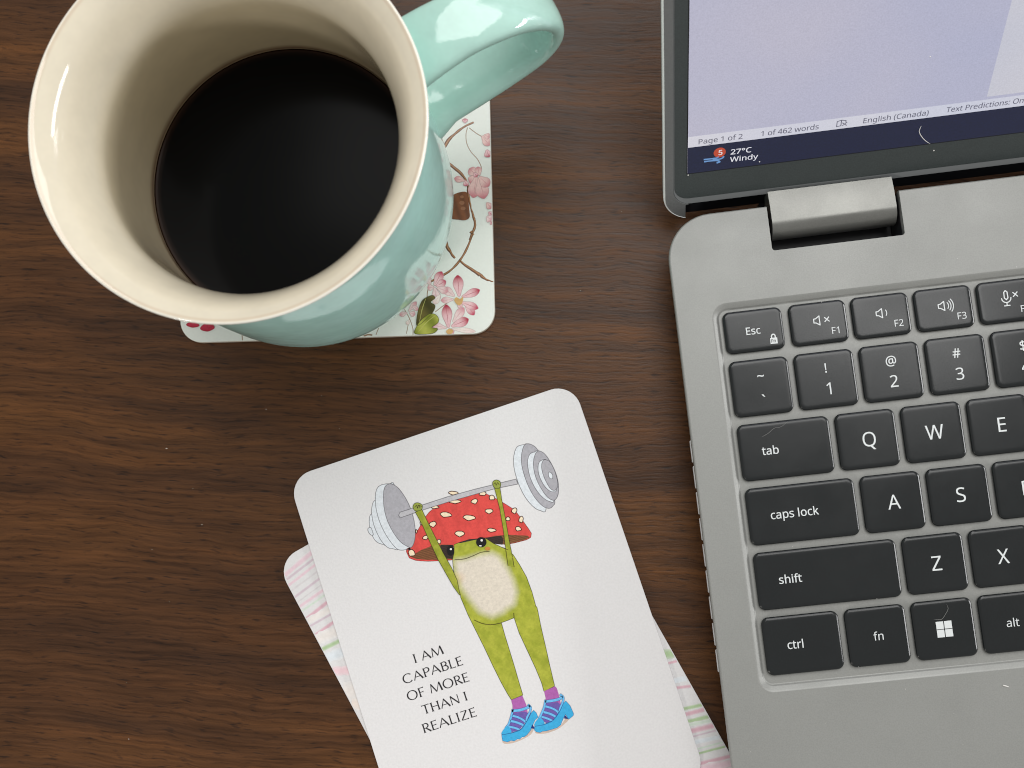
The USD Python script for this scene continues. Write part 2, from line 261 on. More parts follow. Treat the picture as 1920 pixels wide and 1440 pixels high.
PRINT={'plates':[('rim',[(22.35,29.12),(20.63,27.6),(19.99,24.76),(20.28,21.8),(21.0,19.85),(21.85,19.03),(23.19,19.69),(23.3,28.91)]),('rim',[(20.36,25.41),(19.72,25.2),(19.24,24.08),(19.43,23.05),(20.14,22.93),(20.48,23.26),(20.51,24.94)]),('rim',[(24.93,31.41),(23.32,30.23),(22.08,27.2),(21.56,22.66),(22.03,18.87),(22.96,16.55),(24.13,15.4),(26.08,16.26),(27.05,31.02)]),('rim',[(30.39,11.89),(27.66,11.38),(25.83,12.22),(24.53,14.87),(23.78,18.13),(23.62,22.46),(24.34,27.07),(25.72,31.02),(27.0,32.53),(29.06,32.99),(30.45,32.79),(32.29,24.45),(31.63,12.83)]),('face',[(30.39,11.89),(31.63,12.83),(32.79,14.76),(33.82,18.39),(34.19,22.02),(33.95,25.88),(33.19,29.12),(32.14,31.39),(30.65,32.86),(29.38,32.01),(27.83,29.97),(26.59,26.29),(26.03,22.16),(26.36,18.11),(27.36,14.49),(28.62,12.27)]),('rim',[(74.48,13.74),(72.1,13.61),(70.57,15.29),(69.54,17.58),(68.93,20.44),(68.81,24.77),(69.47,29.36),(70.91,32.89),(72.52,34.64),(74.4,34.91),(75.92,25.83),(75.27,14.67)]),('face',[(75.56,13.8),(76.96,14.88),(77.96,16.89),(79.61,22.69),(77.94,32.83),(76.96,34.46),(75.48,34.93),(73.74,33.61),(72.23,30.28),(71.44,26.09),(71.38,21.7),(71.84,18.35),(72.96,15.65),(74.3,13.9)]),('rim',[(76.72,16.91),(75.14,17.04),(73.87,18.59),(73.16,20.98),(72.89,24.39),(73.41,28.06),(74.6,31.06),(76.17,32.89),(77.71,32.88),(78.95,24.66),(77.91,17.31)]),('face',[(78.01,16.99),(79.41,18.34),(80.34,21.19),(80.84,24.64),(80.71,27.87),(80.12,30.28),(79.14,32.14),(77.88,33.02),(76.76,32.44),(75.65,30.54),(74.73,26.75),(74.6,23.21),(75.27,19.93),(76.72,17.57)]),('rim',[(78.52,20.05),(77.11,20.33),(76.12,21.97),(75.72,24.46),(76.18,27.67),(77.23,29.76),(78.3,30.47),(79.41,30.05),(80.13,23.74),(79.45,20.54)]),('face',[(79.11,20.25),(80.19,21.23),(80.71,23.59),(80.72,26.56),(80.37,28.63),(79.59,29.89),(78.63,30.14),(77.69,29.04),(77.1,26.23),(77.03,23.58),(77.45,21.54),(78.27,20.41)]),('rim',[(78.85,24.28),(79.48,24.62),(79.73,25.58),(79.35,26.45),(78.73,26.33),(78.46,25.46)])],'bar':[(30.63,21.37),(37.7,21.43),(46.52,21.52),(55.2,21.99),(68.5,23.06),(68.61,24.71),(61.22,23.78),(54.7,23.49),(46.0,23.1),(37.65,22.95),(30.17,23.06),(29.94,22.15)],'cap':[(28.75,33.54),(29.2,32.82),(30.45,32.79),(32.14,31.39),(33.32,28.73),(34.32,28.4),(35.89,26.96),(37.21,25.65),(39.45,24.2),(42.49,23.02),(46.53,22.83),(52.16,23.17),(56.43,23.59),(58.31,24.56),(59.97,26.2),(61.29,27.52),(62.88,29.35),(65.06,32.03),(66.18,35.23),(67.24,38.62),(67.74,40.52),(67.08,41.69),(65.47,41.94),(61.83,41.69),(58.89,41.29),(54.21,38.23),(43.25,36.79),(41.57,40.57),(37.93,39.6),(34.28,38.62),(30.77,37.2),(29.02,35.8)],'gill':[[(29.55,35.54),(33.38,34.63),(36.95,34.5),(39.87,35.02),(43.21,36.25),(43.05,38.46),(41.75,40.29),(38.02,39.32),(34.04,38.02),(30.95,36.66)],[(54.01,37.51),(56.58,37.71),(60.64,38.7),(66.28,40.82),(66.79,41.51),(65.1,41.73),(61.88,41.54),(58.93,41.17),(55.9,39.74)]],'gilldark':[[(39.63,35.08),(43.35,36.22),(43.05,38.46),(41.75,40.29),(39.77,39.34),(38.76,37.05)],[(44.81,36.09),(48.73,36.2),(53.65,37.26),(58.58,38.28),(58.82,39.53),(58.1,41.03),(55.82,39.98),(53.77,37.56),(50.25,36.92),(46.0,36.48)]],'spots':[[(42.73,23.63),(42.66,23.87),(42.11,23.81),(41.38,23.71),(40.88,23.54),(40.58,23.18),(40.34,22.84),(40.42,22.6),(41.0,22.53),(41.69,22.76),(42.16,23.05),(42.49,23.29)],[(49.9,21.41),(49.65,21.58),(48.97,21.56),(48.29,21.52),(47.8,21.25),(47.35,20.81),(47.06,20.47),(47.34,20.24),(48.02,20.25),(48.63,20.49),(49.13,20.71),(49.64,21.01)],[(49.96,24.28),(49.44,24.35),(48.64,24.36),(47.92,24.25),(47.19,23.82),(46.46,23.36),(46.26,23.05),(46.81,22.91),(47.57,23.02),(48.26,23.22),(49.05,23.45),(49.79,23.9)],[(54.88,25.82),(54.51,26.08),(54.09,26.34),(53.7,26.24),(53.25,25.86),(52.91,25.55),(53.01,25.2),(53.38,24.93),(53.74,24.86),(54.17,24.82),(54.7,24.98),(54.99,25.46)],[(58.11,24.41),(57.85,24.66),(57.51,24.79),(56.99,24.58),(56.36,24.3),(56.05,24.06),(56.19,23.77),(56.43,23.58),(56.76,23.48),(57.35,23.47),(57.97,23.78),(58.23,24.17)],[(60.29,26.44),(60.16,26.82),(59.86,26.92),(59.34,26.76),(58.86,26.64),(58.72,26.34),(58.78,25.94),(58.87,25.65),(59.22,25.41),(59.79,25.43),(60.19,25.79),(60.32,26.13)],[(45.8,27.18),(45.71,27.58),(45.0,27.53),(43.94,27.36),(43.18,27.13),(42.82,26.63),(42.55,26.1),(42.62,25.73),(43.41,25.57),(44.43,25.86),(45.1,26.33),(45.51,26.69)],[(52.67,30.41),(52.39,30.71),(51.51,30.7),(50.56,30.67),(49.92,30.35),(49.4,29.72),(49.02,29.21),(49.33,28.83),(50.23,28.77),(51.08,29.1),(51.72,29.43),(52.32,29.82)],[(58.52,30.22),(58.17,30.43),(57.59,30.6),(57.08,30.64),(56.69,30.28),(56.3,29.81),(56.19,29.44),(56.57,29.12),(57.11,29.09),(57.55,29.23),(58.03,29.36),(58.44,29.74)],[(65.64,32.44),(65.3,32.76),(64.9,33.1),(64.58,33.06),(64.28,32.68),(64.02,32.34),(64.11,31.94),(64.47,31.57),(64.79,31.48),(65.13,31.42),(65.54,31.51),(65.75,31.99)],[(66.62,35.68),(66.32,36.13),(66.02,36.46),(65.73,36.31),(65.39,36.03),(65.22,35.76),(65.4,35.28),(65.67,34.91),(65.93,34.7),(66.34,34.51),(66.7,34.73),(66.78,35.28)],[(62.79,34.2),(62.66,34.51),(62.43,34.61),(62.05,34.47),(61.66,34.35),(61.54,34.13),(61.62,33.81),(61.72,33.59),(61.98,33.4),(62.42,33.37),(62.75,33.66),(62.84,33.96)],[(65.14,38.19),(65.06,38.54),(64.69,38.57),(64.13,38.49),(63.7,38.39),(63.56,38.04),(63.5,37.65),(63.56,37.35),(63.99,37.13),(64.54,37.24),(64.89,37.58),(65.06,37.84)],[(57.56,36.12),(57.41,36.36),(56.8,36.32),(56.09,36.28),(55.62,36.08),(55.27,35.65),(55.0,35.28),(55.17,35.01),(55.81,34.94),(56.45,35.18),(56.91,35.45),(57.3,35.71)],[(47.88,34.05),(47.5,34.32),(46.77,34.46),(46.12,34.52),(45.64,34.12),(45.17,33.55),(44.98,33.1),(45.4,32.71),(46.09,32.66),(46.66,32.87),(47.21,33.06),(47.72,33.48)],[(40.33,28.47),(39.93,28.75),(39.43,29.05),(39.01,29.04),(38.62,28.61),(38.25,28.2),(38.29,27.79),(38.71,27.43),(39.14,27.37),(39.55,27.39),(40.06,27.49),(40.39,27.99)],[(36.53,31.62),(36.24,31.86),(35.93,32.07),(35.59,31.93),(35.16,31.65),(34.9,31.42),(35.02,31.12),(35.3,30.9),(35.57,30.82),(35.98,30.75),(36.43,30.94),(36.64,31.34)],[(40.0,34.11),(39.83,34.45),(39.6,34.61),(39.26,34.46),(38.88,34.32),(38.76,34.1),(38.88,33.74),(39.02,33.49),(39.26,33.29),(39.67,33.21),(40.01,33.48),(40.09,33.84)],[(31.15,34.89),(31.01,35.43),(30.61,35.53),(29.94,35.42),(29.4,35.31),(29.27,34.86),(29.28,34.28),(29.39,33.85),(29.88,33.48),(30.56,33.54),(30.98,34.02),(31.13,34.42)],[(33.95,28.72),(33.87,28.97),(33.72,29.06),(33.54,29.16),(33.44,29.11),(33.45,28.83),(33.46,28.56),(33.55,28.3),(33.74,28.08),(33.87,28.14),(33.93,28.29),(33.97,28.43)],[(36.2,26.71),(36.07,26.95),(35.88,27.14),(35.7,27.29),(35.64,27.13),(35.62,26.8),(35.64,26.52),(35.79,26.2),(35.98,26.03),(36.08,26.11),(36.18,26.17),(36.24,26.35)]],'body':[(43.65,36.27),(45.23,36.14),(48.73,36.2),(53.77,37.56),(55.47,39.73),(57.98,42.07),(59.24,43.14),(60.26,45.07),(61.21,48.75),(62.01,52.89),(62.15,57.67),(61.9,62.31),(62.1,59.37),(62.09,63.18),(61.41,68.66),(60.9,74.18),(60.23,80.76),(59.69,86.91),(56.03,87.51),(56.17,84.81),(55.83,80.1),(55.11,74.2),(54.39,68.28),(54.39,63.41),(52.48,63.56),(50.13,63.63),(49.97,67.61),(49.88,72.51),(49.79,77.4),(49.59,82.62),(49.5,86.54),(45.67,86.82),(45.08,84.56),(44.36,80.94),(43.51,75.38),(42.76,69.45),(41.78,63.06),(41.05,58.24),(40.74,54.7),(40.54,52.34),(40.69,51.61),(40.75,48.1),(40.86,45.11),(41.37,42.24),(41.79,40.43),(42.91,38.63)],'belly':[(42.29,41.03),(45.6,41.68),(50.8,41.88),(54.1,42.53),(55.75,44.15),(57.01,48.24),(57.62,52.32),(57.44,56.13),(55.68,59.42),(52.6,60.14),(55.86,58.1),(51.91,60.63),(47.95,60.87),(44.9,58.35),(43.23,53.98),(41.76,49.29),(41.66,44.94)],'arms':[[(35.3,22.83),(37.45,22.75),(37.88,26.3),(38.72,31.82),(39.56,37.31),(40.73,43.12),(41.14,46.93),(40.55,51.91),(39.52,48.77),(38.56,44.35),(37.51,39.24),(36.8,33.36),(36.16,27.48)],[(61.22,23.78),(62.89,24.03),(62.15,28.24),(61.39,34.08),(60.46,40.29),(59.76,45.9),(59.33,48.65),(57.64,47.67),(58.51,43.11),(59.8,36.6),(60.77,30.4),(61.09,26.14)]],'hands':[[(35.09,21.01),(35.78,20.27),(36.76,20.25),(37.48,20.75),(38.02,21.54),(37.62,22.5),(36.81,22.8),(35.56,22.56),(35.09,21.97)],[(61.08,22.2),(61.54,21.48),(62.47,21.35),(63.27,21.84),(63.55,22.59),(63.18,23.69),(62.45,24.06),(61.28,23.58)]],'eyes':[[(53.57,38.71),(53.26,39.24),(52.77,39.61),(52.16,39.77),(51.53,39.69),(50.98,39.38),(50.58,38.89),(50.41,38.3),(50.48,37.69),(50.78,37.16),(51.28,36.79),(51.89,36.63),(52.52,36.72),(53.07,37.02),(53.46,37.51),(53.64,38.1)],[(43.17,37.98),(42.9,38.52),(42.51,38.93),(42.05,39.14),(41.61,39.11),(41.23,38.87),(40.99,38.43),(40.92,37.87),(41.02,37.27),(41.29,36.73),(41.69,36.32),(42.14,36.12),(42.59,36.14),(42.96,36.39),(43.2,36.82),(43.28,37.38)]],'glints':[[(52.68,37.81),(52.49,38.03),(52.21,38.05),(51.99,37.86),(51.97,37.58),(52.15,37.36),(52.44,37.34),(52.66,37.53)],[(42.62,37.36),(42.46,37.56),(42.2,37.57),(42.01,37.41),(41.99,37.16),(42.15,36.96),(42.41,36.95),(42.6,37.11)],[(51.79,39.3),(51.63,39.4),(51.33,39.36),(51.07,39.21),(51.0,39.04),(51.16,38.94),(51.46,38.97),(51.72,39.12)]],'blush':[[(54.05,40.95),(53.79,41.22),(53.33,41.29),(52.84,41.13),(52.51,40.8),(52.47,40.43),(52.73,40.16),(53.19,40.09),(53.68,40.25),(54.01,40.58)]],'lines':[[(42.38,40.76),(45.24,41.43),(47.88,41.43),(51.04,41.17),(53.58,41.71)],[(58.51,43.11),(57.64,47.67)],[(59.76,45.9),(59.33,48.65)],[(35.51,21.36),(36.3,20.97),(36.3,21.93),(36.93,21.09),(37.1,22.2)],[(61.33,22.37),(62.01,22.07),(62.02,22.95),(62.68,22.3),(62.96,23.18)],[(42.34,60.19),(44.46,62.02),(47.15,63.27),(50.12,63.67)],[(54.77,61.94),(54.39,63.41)],[(37.1,21.24),(37.73,21.88)],[(57.84,41.81),(59.24,43.14)]],'socks':[[(45.58,86.84),(49.28,86.62),(49.41,87.73),(49.57,89.76),(49.33,90.99),(49.14,93.06),(48.28,93.61),(47.16,92.43),(44.33,92.35),(45.47,88.44)],[(56.08,87.41),(59.75,87.02),(60.1,87.71),(60.08,89.51),(59.74,93.01),(58.79,94.34),(54.59,93.33),(55.89,89.48)]],'foot':[[(44.88,90.72),(48.22,91.29),(49.03,91.88),(49.39,92.82),(48.29,94.1),(45.27,96.09),(42.23,96.11),(41.92,94.53),(43.73,92.65)],[(55.39,90.96),(58.98,91.78),(59.59,92.96),(58.69,94.64),(56.22,96.47),(53.75,96.83),(52.38,94.92),(54.39,92.94)]],'sole':[[(39.53,95.9),(42.51,96.28),(45.57,96.18),(47.98,94.5),(50.2,92.42),(51.2,91.92),(51.71,92.9),(51.77,94.23),(50.56,94.83),(49.76,95.72),(49.21,96.36),(48.41,97.25),(46.9,98.24),(45.79,98.54),(45.36,98.32),(44.38,98.75),(43.79,98.48),(42.68,98.78),(41.65,98.34),(40.61,98.45),(39.75,98.01),(39.21,97.6)],[(49.99,96.53),(52.72,96.91),(55.84,96.59),(58.43,94.88),(60.49,92.76),(61.5,92.26),(62.26,93.98),(62.42,95.5),(62.52,96.68),(62.22,97.07),(60.68,97.65),(60.46,97.33),(60.35,96.64),(60.1,95.91),(59.35,96.65),(58.29,97.78),(57.72,98.5),(56.38,98.97),(55.05,98.96),(54.22,98.94),(53.06,98.89),(51.79,98.66),(50.91,98.78),(49.93,98.22),(49.57,97.54)]],'toe':[[(39.55,95.82),(40.35,94.69),(42.12,93.94),(42.56,96.13)],[(50.02,96.45),(50.77,95.22),(52.48,94.62),(53.07,96.86)]],'heel':[[(49.41,95.77),(49.82,97.05),(49.59,97.22),(48.65,96.76)],[(59.85,96.15),(60.46,97.33),(60.68,97.65),(59.3,97.04)]],'straps':[([(44.77,90.03),(47.13,90.53),(49.48,90.55),(50.59,90.25)],0.75),([(44.32,91.36),(45.85,92.34),(47.12,93.57),(47.89,94.79)],0.6),([(43.37,92.7),(45.05,93.73),(46.37,94.8),(46.96,95.56)],0.65),([(42.22,94.14),(43.64,94.92),(44.86,95.8),(45.34,96.36)],0.6),([(45.22,89.68),(44.12,91.46),(42.62,93.44),(41.31,94.34)],0.55),([(50.08,89.76),(50.59,90.74),(50.04,91.88),(48.53,93.36),(47.94,94.65)],0.55),([(55.39,90.47),(57.76,90.9),(59.73,91.04),(61.04,90.64)],0.75),([(54.94,91.8),(56.46,92.78),(57.73,94.0),(58.33,95.18)],0.6),([(53.94,93.28),(55.46,94.26),(56.62,95.29),(57.33,96.17)],0.65),([(52.88,94.42),(54.25,95.35),(55.41,96.37),(55.72,96.96)],0.6),([(55.69,90.07),(54.54,92.0),(52.88,93.93),(51.93,94.77)],0.55),([(60.49,89.8),(61.09,90.98),(60.49,92.26),(59.14,93.8),(58.33,95.18)],0.55)],'shoelines':[[(39.53,95.9),(42.51,96.28),(45.57,96.18),(47.98,94.5),(50.2,92.42)],[(49.99,96.53),(52.72,96.91),(55.84,96.59),(58.43,94.88),(60.49,92.76)],[(45.37,89.24),(47.35,89.87),(49.57,89.76)],[(45.25,90.59),(47.61,91.1),(49.13,91.59)],[(55.82,89.7),(57.96,90.31),(59.83,90.25)],[(55.54,91.01),(58.95,91.85),(59.59,92.96),(58.84,94.19)],[(43.8,92.18),(45.6,93.08),(47.18,95.39)],[(43.23,93.64),(44.75,94.61),(45.54,96.01)],[(54.54,92.49),(56.11,93.32),(57.38,95.53)],[(53.34,94.07),(55.21,95.0),(56.15,96.44)],[(49.38,91.83),(49.26,92.94),(48.13,94.05)]],'footshade':[[(39.16,97.75),(41.72,98.64),(45.74,98.69),(48.61,97.15),(49.42,97.24),(48.16,98.48),(45.24,99.19),(42.01,99.3),(39.5,98.75)],[(49.57,98.28),(51.74,98.8),(55.02,99.03),(57.64,98.72),(59.65,97.23),(60.66,97.72),(59.0,98.66),(56.18,99.56),(52.48,99.61),(50.03,98.91)]],'text':[('I AM',(20.72,67.01),(30.08,67.18)),('CAPABLE',(15.51,71.75),(34.92,72.54)),('OF MORE',(15.18,77.18),(35.22,77.71)),('THAN I',(18.39,82.81),(32.8,82.81)),('REALIZE',(16.82,88.18),(34.07,88.19))]}
FLORAL={'petals':[((90.34,89.34),(90.0,82.63),3.3,'r'),((91.33,89.66),(96.98,87.63),2.6,'r'),((92.14,91.39),(95.02,95.61),2.4,'r2'),((88.79,89.29),(85.43,86.61),2.6,'p'),((88.48,90.42),(84.51,90.57),2.0,'p'),((91.01,91.36),(96.34,93.52),2.4,'r2'),((90.02,91.32),(90.97,93.34),1.6,'p'),((86.75,99.17),(86.13,91.91),3.2,'r'),((87.88,98.92),(93.22,96.82),3.0,'r'),((86.03,99.43),(80.96,98.13),2.2,'p'),((87.73,99.77),(95.33,100.86),1.6,'w'),((88.34,97.52),(91.82,93.09),2.6,'p'),((86.88,99.74),(88.26,101.34),1.8,'p'),((82.61,85.66),(84.97,81.32),2.8,'r2'),((83.17,85.97),(86.19,84.36),2.4,'r2'),((82.32,86.22),(80.32,86.44),2.0,'p'),((82.59,86.52),(83.36,91.1),2.8,'p'),((83.45,86.55),(86.83,87.8),2.4,'p'),((84.26,88.85),(82.21,91.63),2.0,'w'),((81.19,85.33),(79.82,82.71),2.4,'p'),((74.22,93.65),(76.69,90.74),1.6,'p'),((74.49,94.23),(76.19,94.85),1.8,'p'),((73.64,94.2),(71.21,94.83),1.6,'p'),((75.38,91.98),(77.21,93.46),1.4,'p'),((74.45,96.5),(73.43,97.89),1.2,'w'),((96.77,50.59),(94.44,48.39),3.0,'p2'),((96.76,50.74),(94.63,53.22),3.2,'p2'),((96.61,51.19),(95.57,57.91),4.0,'p2'),((97.64,51.53),(98.97,58.35),4.2,'p2'),((97.64,51.23),(100.69,54.36),3.4,'p2'),((92.87,52.24),(89.61,51.36),2.0,'p2'),((97.66,50.63),(97.12,47.9),2.2,'p2'),((93.16,52.26),(93.42,54.07),1.8,'r2'),((96.04,49.81),(96.9,51.2),1.6,'r'),((98.83,38.0),(101.14,41.12),2.6,'p2'),((99.43,37.72),(101.35,38.41),2.0,'p2'),((100.21,42.59),(100.9,44.89),2.6,'r'),((99.83,59.73),(101.27,61.58),2.2,'p2'),((100.35,62.75),(101.51,63.69),1.6,'r'),((99.73,64.22),(101.18,65.32),2.6,'p'),((100.88,65.76),(101.6,66.53),1.5,'r'),((93.41,33.37),(93.44,32.0),1.8,'r'),((4.36,94.67),(4.17,96.64),4.2,'rr'),((8.91,95.18),(9.08,98.06),4.6,'rr'),((9.45,95.37),(10.54,96.67),2.4,'rr')],'leaves':[('d',[(76.56,97.99),(77.05,94.31),(78.25,90.93),(79.69,89.61),(81.84,88.86),(82.67,89.8),(81.23,91.03),(82.63,92.22),(81.74,94.46),(79.28,96.8),(77.55,98.16)]),('l',[(76.16,100.99),(76.54,98.84),(78.15,96.62),(80.74,94.8),(82.72,95.06),(83.74,96.52),(83.23,97.92),(81.51,99.14),(83.34,99.63),(81.61,101.05)])],'leaflines':[[(79.69,89.84),(78.49,93.22),(77.57,97.17)],[(82.71,95.35),(80.12,97.25),(76.94,100.56)],[(76.71,97.71),(80.74,94.8),(83.26,96.5)]],'branches':[([(86.29,71.91),(87.65,74.97),(89.17,77.26)],1.1,0.7),([(95.01,69.8),(93.07,74.31),(90.57,78.23),(87.82,80.99),(84.65,82.88),(80.35,84.87)],0.6,0.7),([(90.58,77.94),(94.07,80.64),(97.14,82.74)],0.6,1.2),([(97.14,82.74),(98.53,83.93),(100.07,84.84),(101.61,85.17)],1.0,0.2),([(96.1,33.39),(93.24,34.57),(90.21,36.72),(87.77,39.04),(85.66,42.89)],0.5,1.2),([(85.93,44.47),(88.8,47.25),(91.44,49.53),(92.88,51.64),(94.08,54.1)],1.1,0.8),([(94.08,54.1),(93.96,56.8),(94.27,59.21),(94.75,61.63)],0.9,0.5),([(94.75,61.63),(95.53,64.06),(95.76,67.06),(94.94,69.42),(94.09,71.63)],0.7,0.8),([(94.3,68.8),(95.31,70.03)],1.2,0.8)],'vines':[([(94.18,34.92),(93.63,37.17),(93.86,40.21),(95.15,42.98),(97.18,45.48),(98.36,48.25),(97.91,49.98)],0.25),([(94.72,35.09),(97.06,37.01),(98.88,38.15)],0.28),([(72.8,93.03),(74.46,96.22),(75.4,99.37),(75.36,101.5)],0.22),([(74.31,96.21),(73.3,100.87)],0.2),([(64.44,98.74),(63.56,100.85)],0.22),([(88.19,90.55),(85.61,92.03),(82.59,94.21)],0.25),([(20.25,98.77),(20.38,101.71)],0.3),([(59.56,101.21),(60.99,100.77),(62.36,100.95)],0.5),([(80.91,85.32),(80.3,87.58),(80.13,89.28)],0.3)],'nut':[(86.75,60.72),(88.0,57.62),(89.81,56.39),(92.2,55.83),(93.62,56.24),(93.99,58.3),(94.16,61.31),(94.28,64.01),(92.9,65.04),(90.23,64.76),(88.46,64.39),(87.15,62.84)],'nutspots':[[(92.54,57.49),(92.36,57.83),(91.92,57.95),(91.48,57.79),(91.31,57.45),(91.5,57.11),(91.94,56.99),(92.37,57.15)],[(92.73,59.45),(92.48,59.91),(91.87,60.08),(91.28,59.86),(91.04,59.39),(91.3,58.93),(91.9,58.76),(92.5,58.98)],[(93.01,61.27),(92.77,61.68),(92.22,61.83),(91.68,61.64),(91.46,61.21),(91.7,60.79),(92.25,60.64),(92.79,60.83)]],'centres':[[(88.76,90.71),(89.49,89.74),(90.61,90.35),(91.61,89.67),(91.29,91.65),(90.0,92.32)],[(86.02,100.42),(87.02,99.74),(88.28,100.35),(87.7,101.32),(86.42,101.28)]]}
STRIPES=[((1.41,4.75),(12.75,2.63),1.27,'pink'),((1.25,6.25),(11.55,4.82),0.73,'mauve'),((0.51,8.21),(11.57,6.58),0.79,'pink'),((0.46,10.09),(11.0,8.8),0.62,'grey'),((0.34,12.39),(10.75,11.03),0.73,'mauve'),((0.49,14.2),(10.32,13.01),0.45,'grey'),((0.3,15.74),(9.64,14.84),0.85,'pink'),((0.44,17.27),(9.1,16.44),0.62,'green1'),((-0.04,20.21),(9.16,18.68),1.02,'rose'),((0.51,20.99),(8.47,21.13),1.69,'beige'),((0.72,22.67),(8.31,22.61),0.62,'mauve'),((0.2,25.99),(7.93,25.07),0.96,'rose'),((0.29,27.3),(7.53,28.14),2.54,'beige'),((0.14,30.81),(6.83,31.2),1.13,'green'),((0.26,33.84),(6.11,34.86),2.54,'blue'),((0.02,38.39),(5.32,40.97),2.26,'pinkblob'),((0.22,45.64),(4.41,47.3),4.24,'beige'),((0.36,50.05),(3.3,51.65),2.82,'peach'),((91.82,82.93),(95.59,84.53),2.4,'green'),((91.91,86.04),(95.0,86.9),0.68,'rose'),((90.36,91.45),(94.92,92.72),1.41,'blue'),((90.37,93.59),(94.93,95.41),0.79,'rose'),((89.07,100.17),(95.06,101.92),0.9,'green'),((88.44,101.8),(94.94,103.46),1.13,'rose'),((88.09,104.03),(95.06,105.95),1.07,'green'),((88.09,105.1),(95.21,107.3),0.85,'green1'),((88.18,107.11),(95.14,109.01),1.3,'rose'),((87.55,108.73),(94.88,110.53),0.51,'mauve'),((87.46,110.49),(95.34,112.95),1.13,'blue'),((86.87,112.58),(95.01,114.58),0.51,'green1'),((86.45,113.86),(95.08,116.07),0.62,'green'),((84.86,116.61),(95.3,119.4),1.02,'rose'),((84.3,118.11),(95.01,121.5),1.98,'pink')]
# ================================================================ table
t = thing('table', 'dark brown wood table under everything, grain running left to right', 'table', (0,0,0))
obj('tabletop', slab(-800, 700, -420, 520, 12, -32, 0, 3.0, steps=5), 'wood', t, smooth=35)

# ================================================================ laptop (local: x along the hinge, y towards the screen)
lap = thing('laptop', 'open grey laptop with black keys and lit lavender screen', 'laptop', (48.660,13.796,0), 0.110486)
CW, P, KW = 302.0, 19.05, 17.5
deck = solid(slab(-15.95, CW, -165, 61.9, 13.5, 15.6, 18.0, 0.55, n=12, steps=5))
case_ = solid(loft([ring(-15.95,CW,-165,61.9,13.5,2.2,7.0,12), ring(-15.95,CW,-165,61.9,13.5,3.0,4.6,12), ring(-15.95,CW,-165,61.9,13.5,9.0,0.9,12), ring(-15.95,CW,-165,61.9,13.5,15.55,0.35,12)]))
KX1 = 15*P-0.8
pocket = solid(loft([ring(-4.95,KX1+1,-79.4,33.9,4.2,z_,d_,10) for d_, z_ in ((1.75,16.75),(1.45,16.85),(1.15,17.14),(1.02,17.26),(-0.02,17.80),(-0.15,17.86),(-0.40,17.95),(-0.65,18.02),(-0.9,18.2))]))
def notch(x0, x1, z0): return solid(loft([ring(x0,x1,48.35,80,0.9,z0,0,6), ring(x0,x1,48.35,80,0.9,30,0,6)]))
pad = solid(loft([ring(88,200,-160,-92,3,17.55,0.1,6), ring(88,200,-160,-92,3,18.3,-0.1,6)]))
HX = ((14.75, 53.9), (232.1, 271.3))
deck = deck - pocket - pad
for a, b in HX: deck = deck - notch(a, b, 2.0); case_ = case_ - notch(a, b, 4.0)
obj('palm_rest', deck, 'alu', lap, smooth=30)
obj('bottom_case', case_, 'case', lap, smooth=30)
obj('touchpad', slab(88.3,199.7,-159.7,-92.3,2.8,17.2,17.85,0.15), 'alu', lap, smooth=30)
for i in range(9):                                                    # slots and their bright lips along the left side
    y = -5.0-i*7.72
    obj('side_vent', slab(-16.15,-15.45,y-6.6,y,0.3,13.6,14.6,0.15), 'metal', lap, smooth=30)
for a, b in HX:
    prof = [(66.5,10.5),(66.5,16.6),(62,17.4),(57.4,17.6)]
    for u in np.linspace(90, 250, 15): prof.append((57.4+5.0*math.cos(math.radians(u)), 12.6+5.0*math.sin(math.radians(u))))
    prof = np.array(prof); e = 1.15
    v, f = trimesh.creation.triangulate_polygon(Polygon(prof).buffer(0), engine='earcut')
    m = trimesh.creation.extrude_polygon(Polygon(prof).buffer(0), b-a-2*e, engine='earcut')
    q = np.array(m.vertices); q = np.c_[a+e+q[:,2], q[:,0], q[:,1]]
    obj('hinge_well', slab(a+.1,b-.1,48.5,66,.6,3,6,.2), 'black', lap); obj('hinge', (q, m.faces), 'hinge', lap, smooth=40)

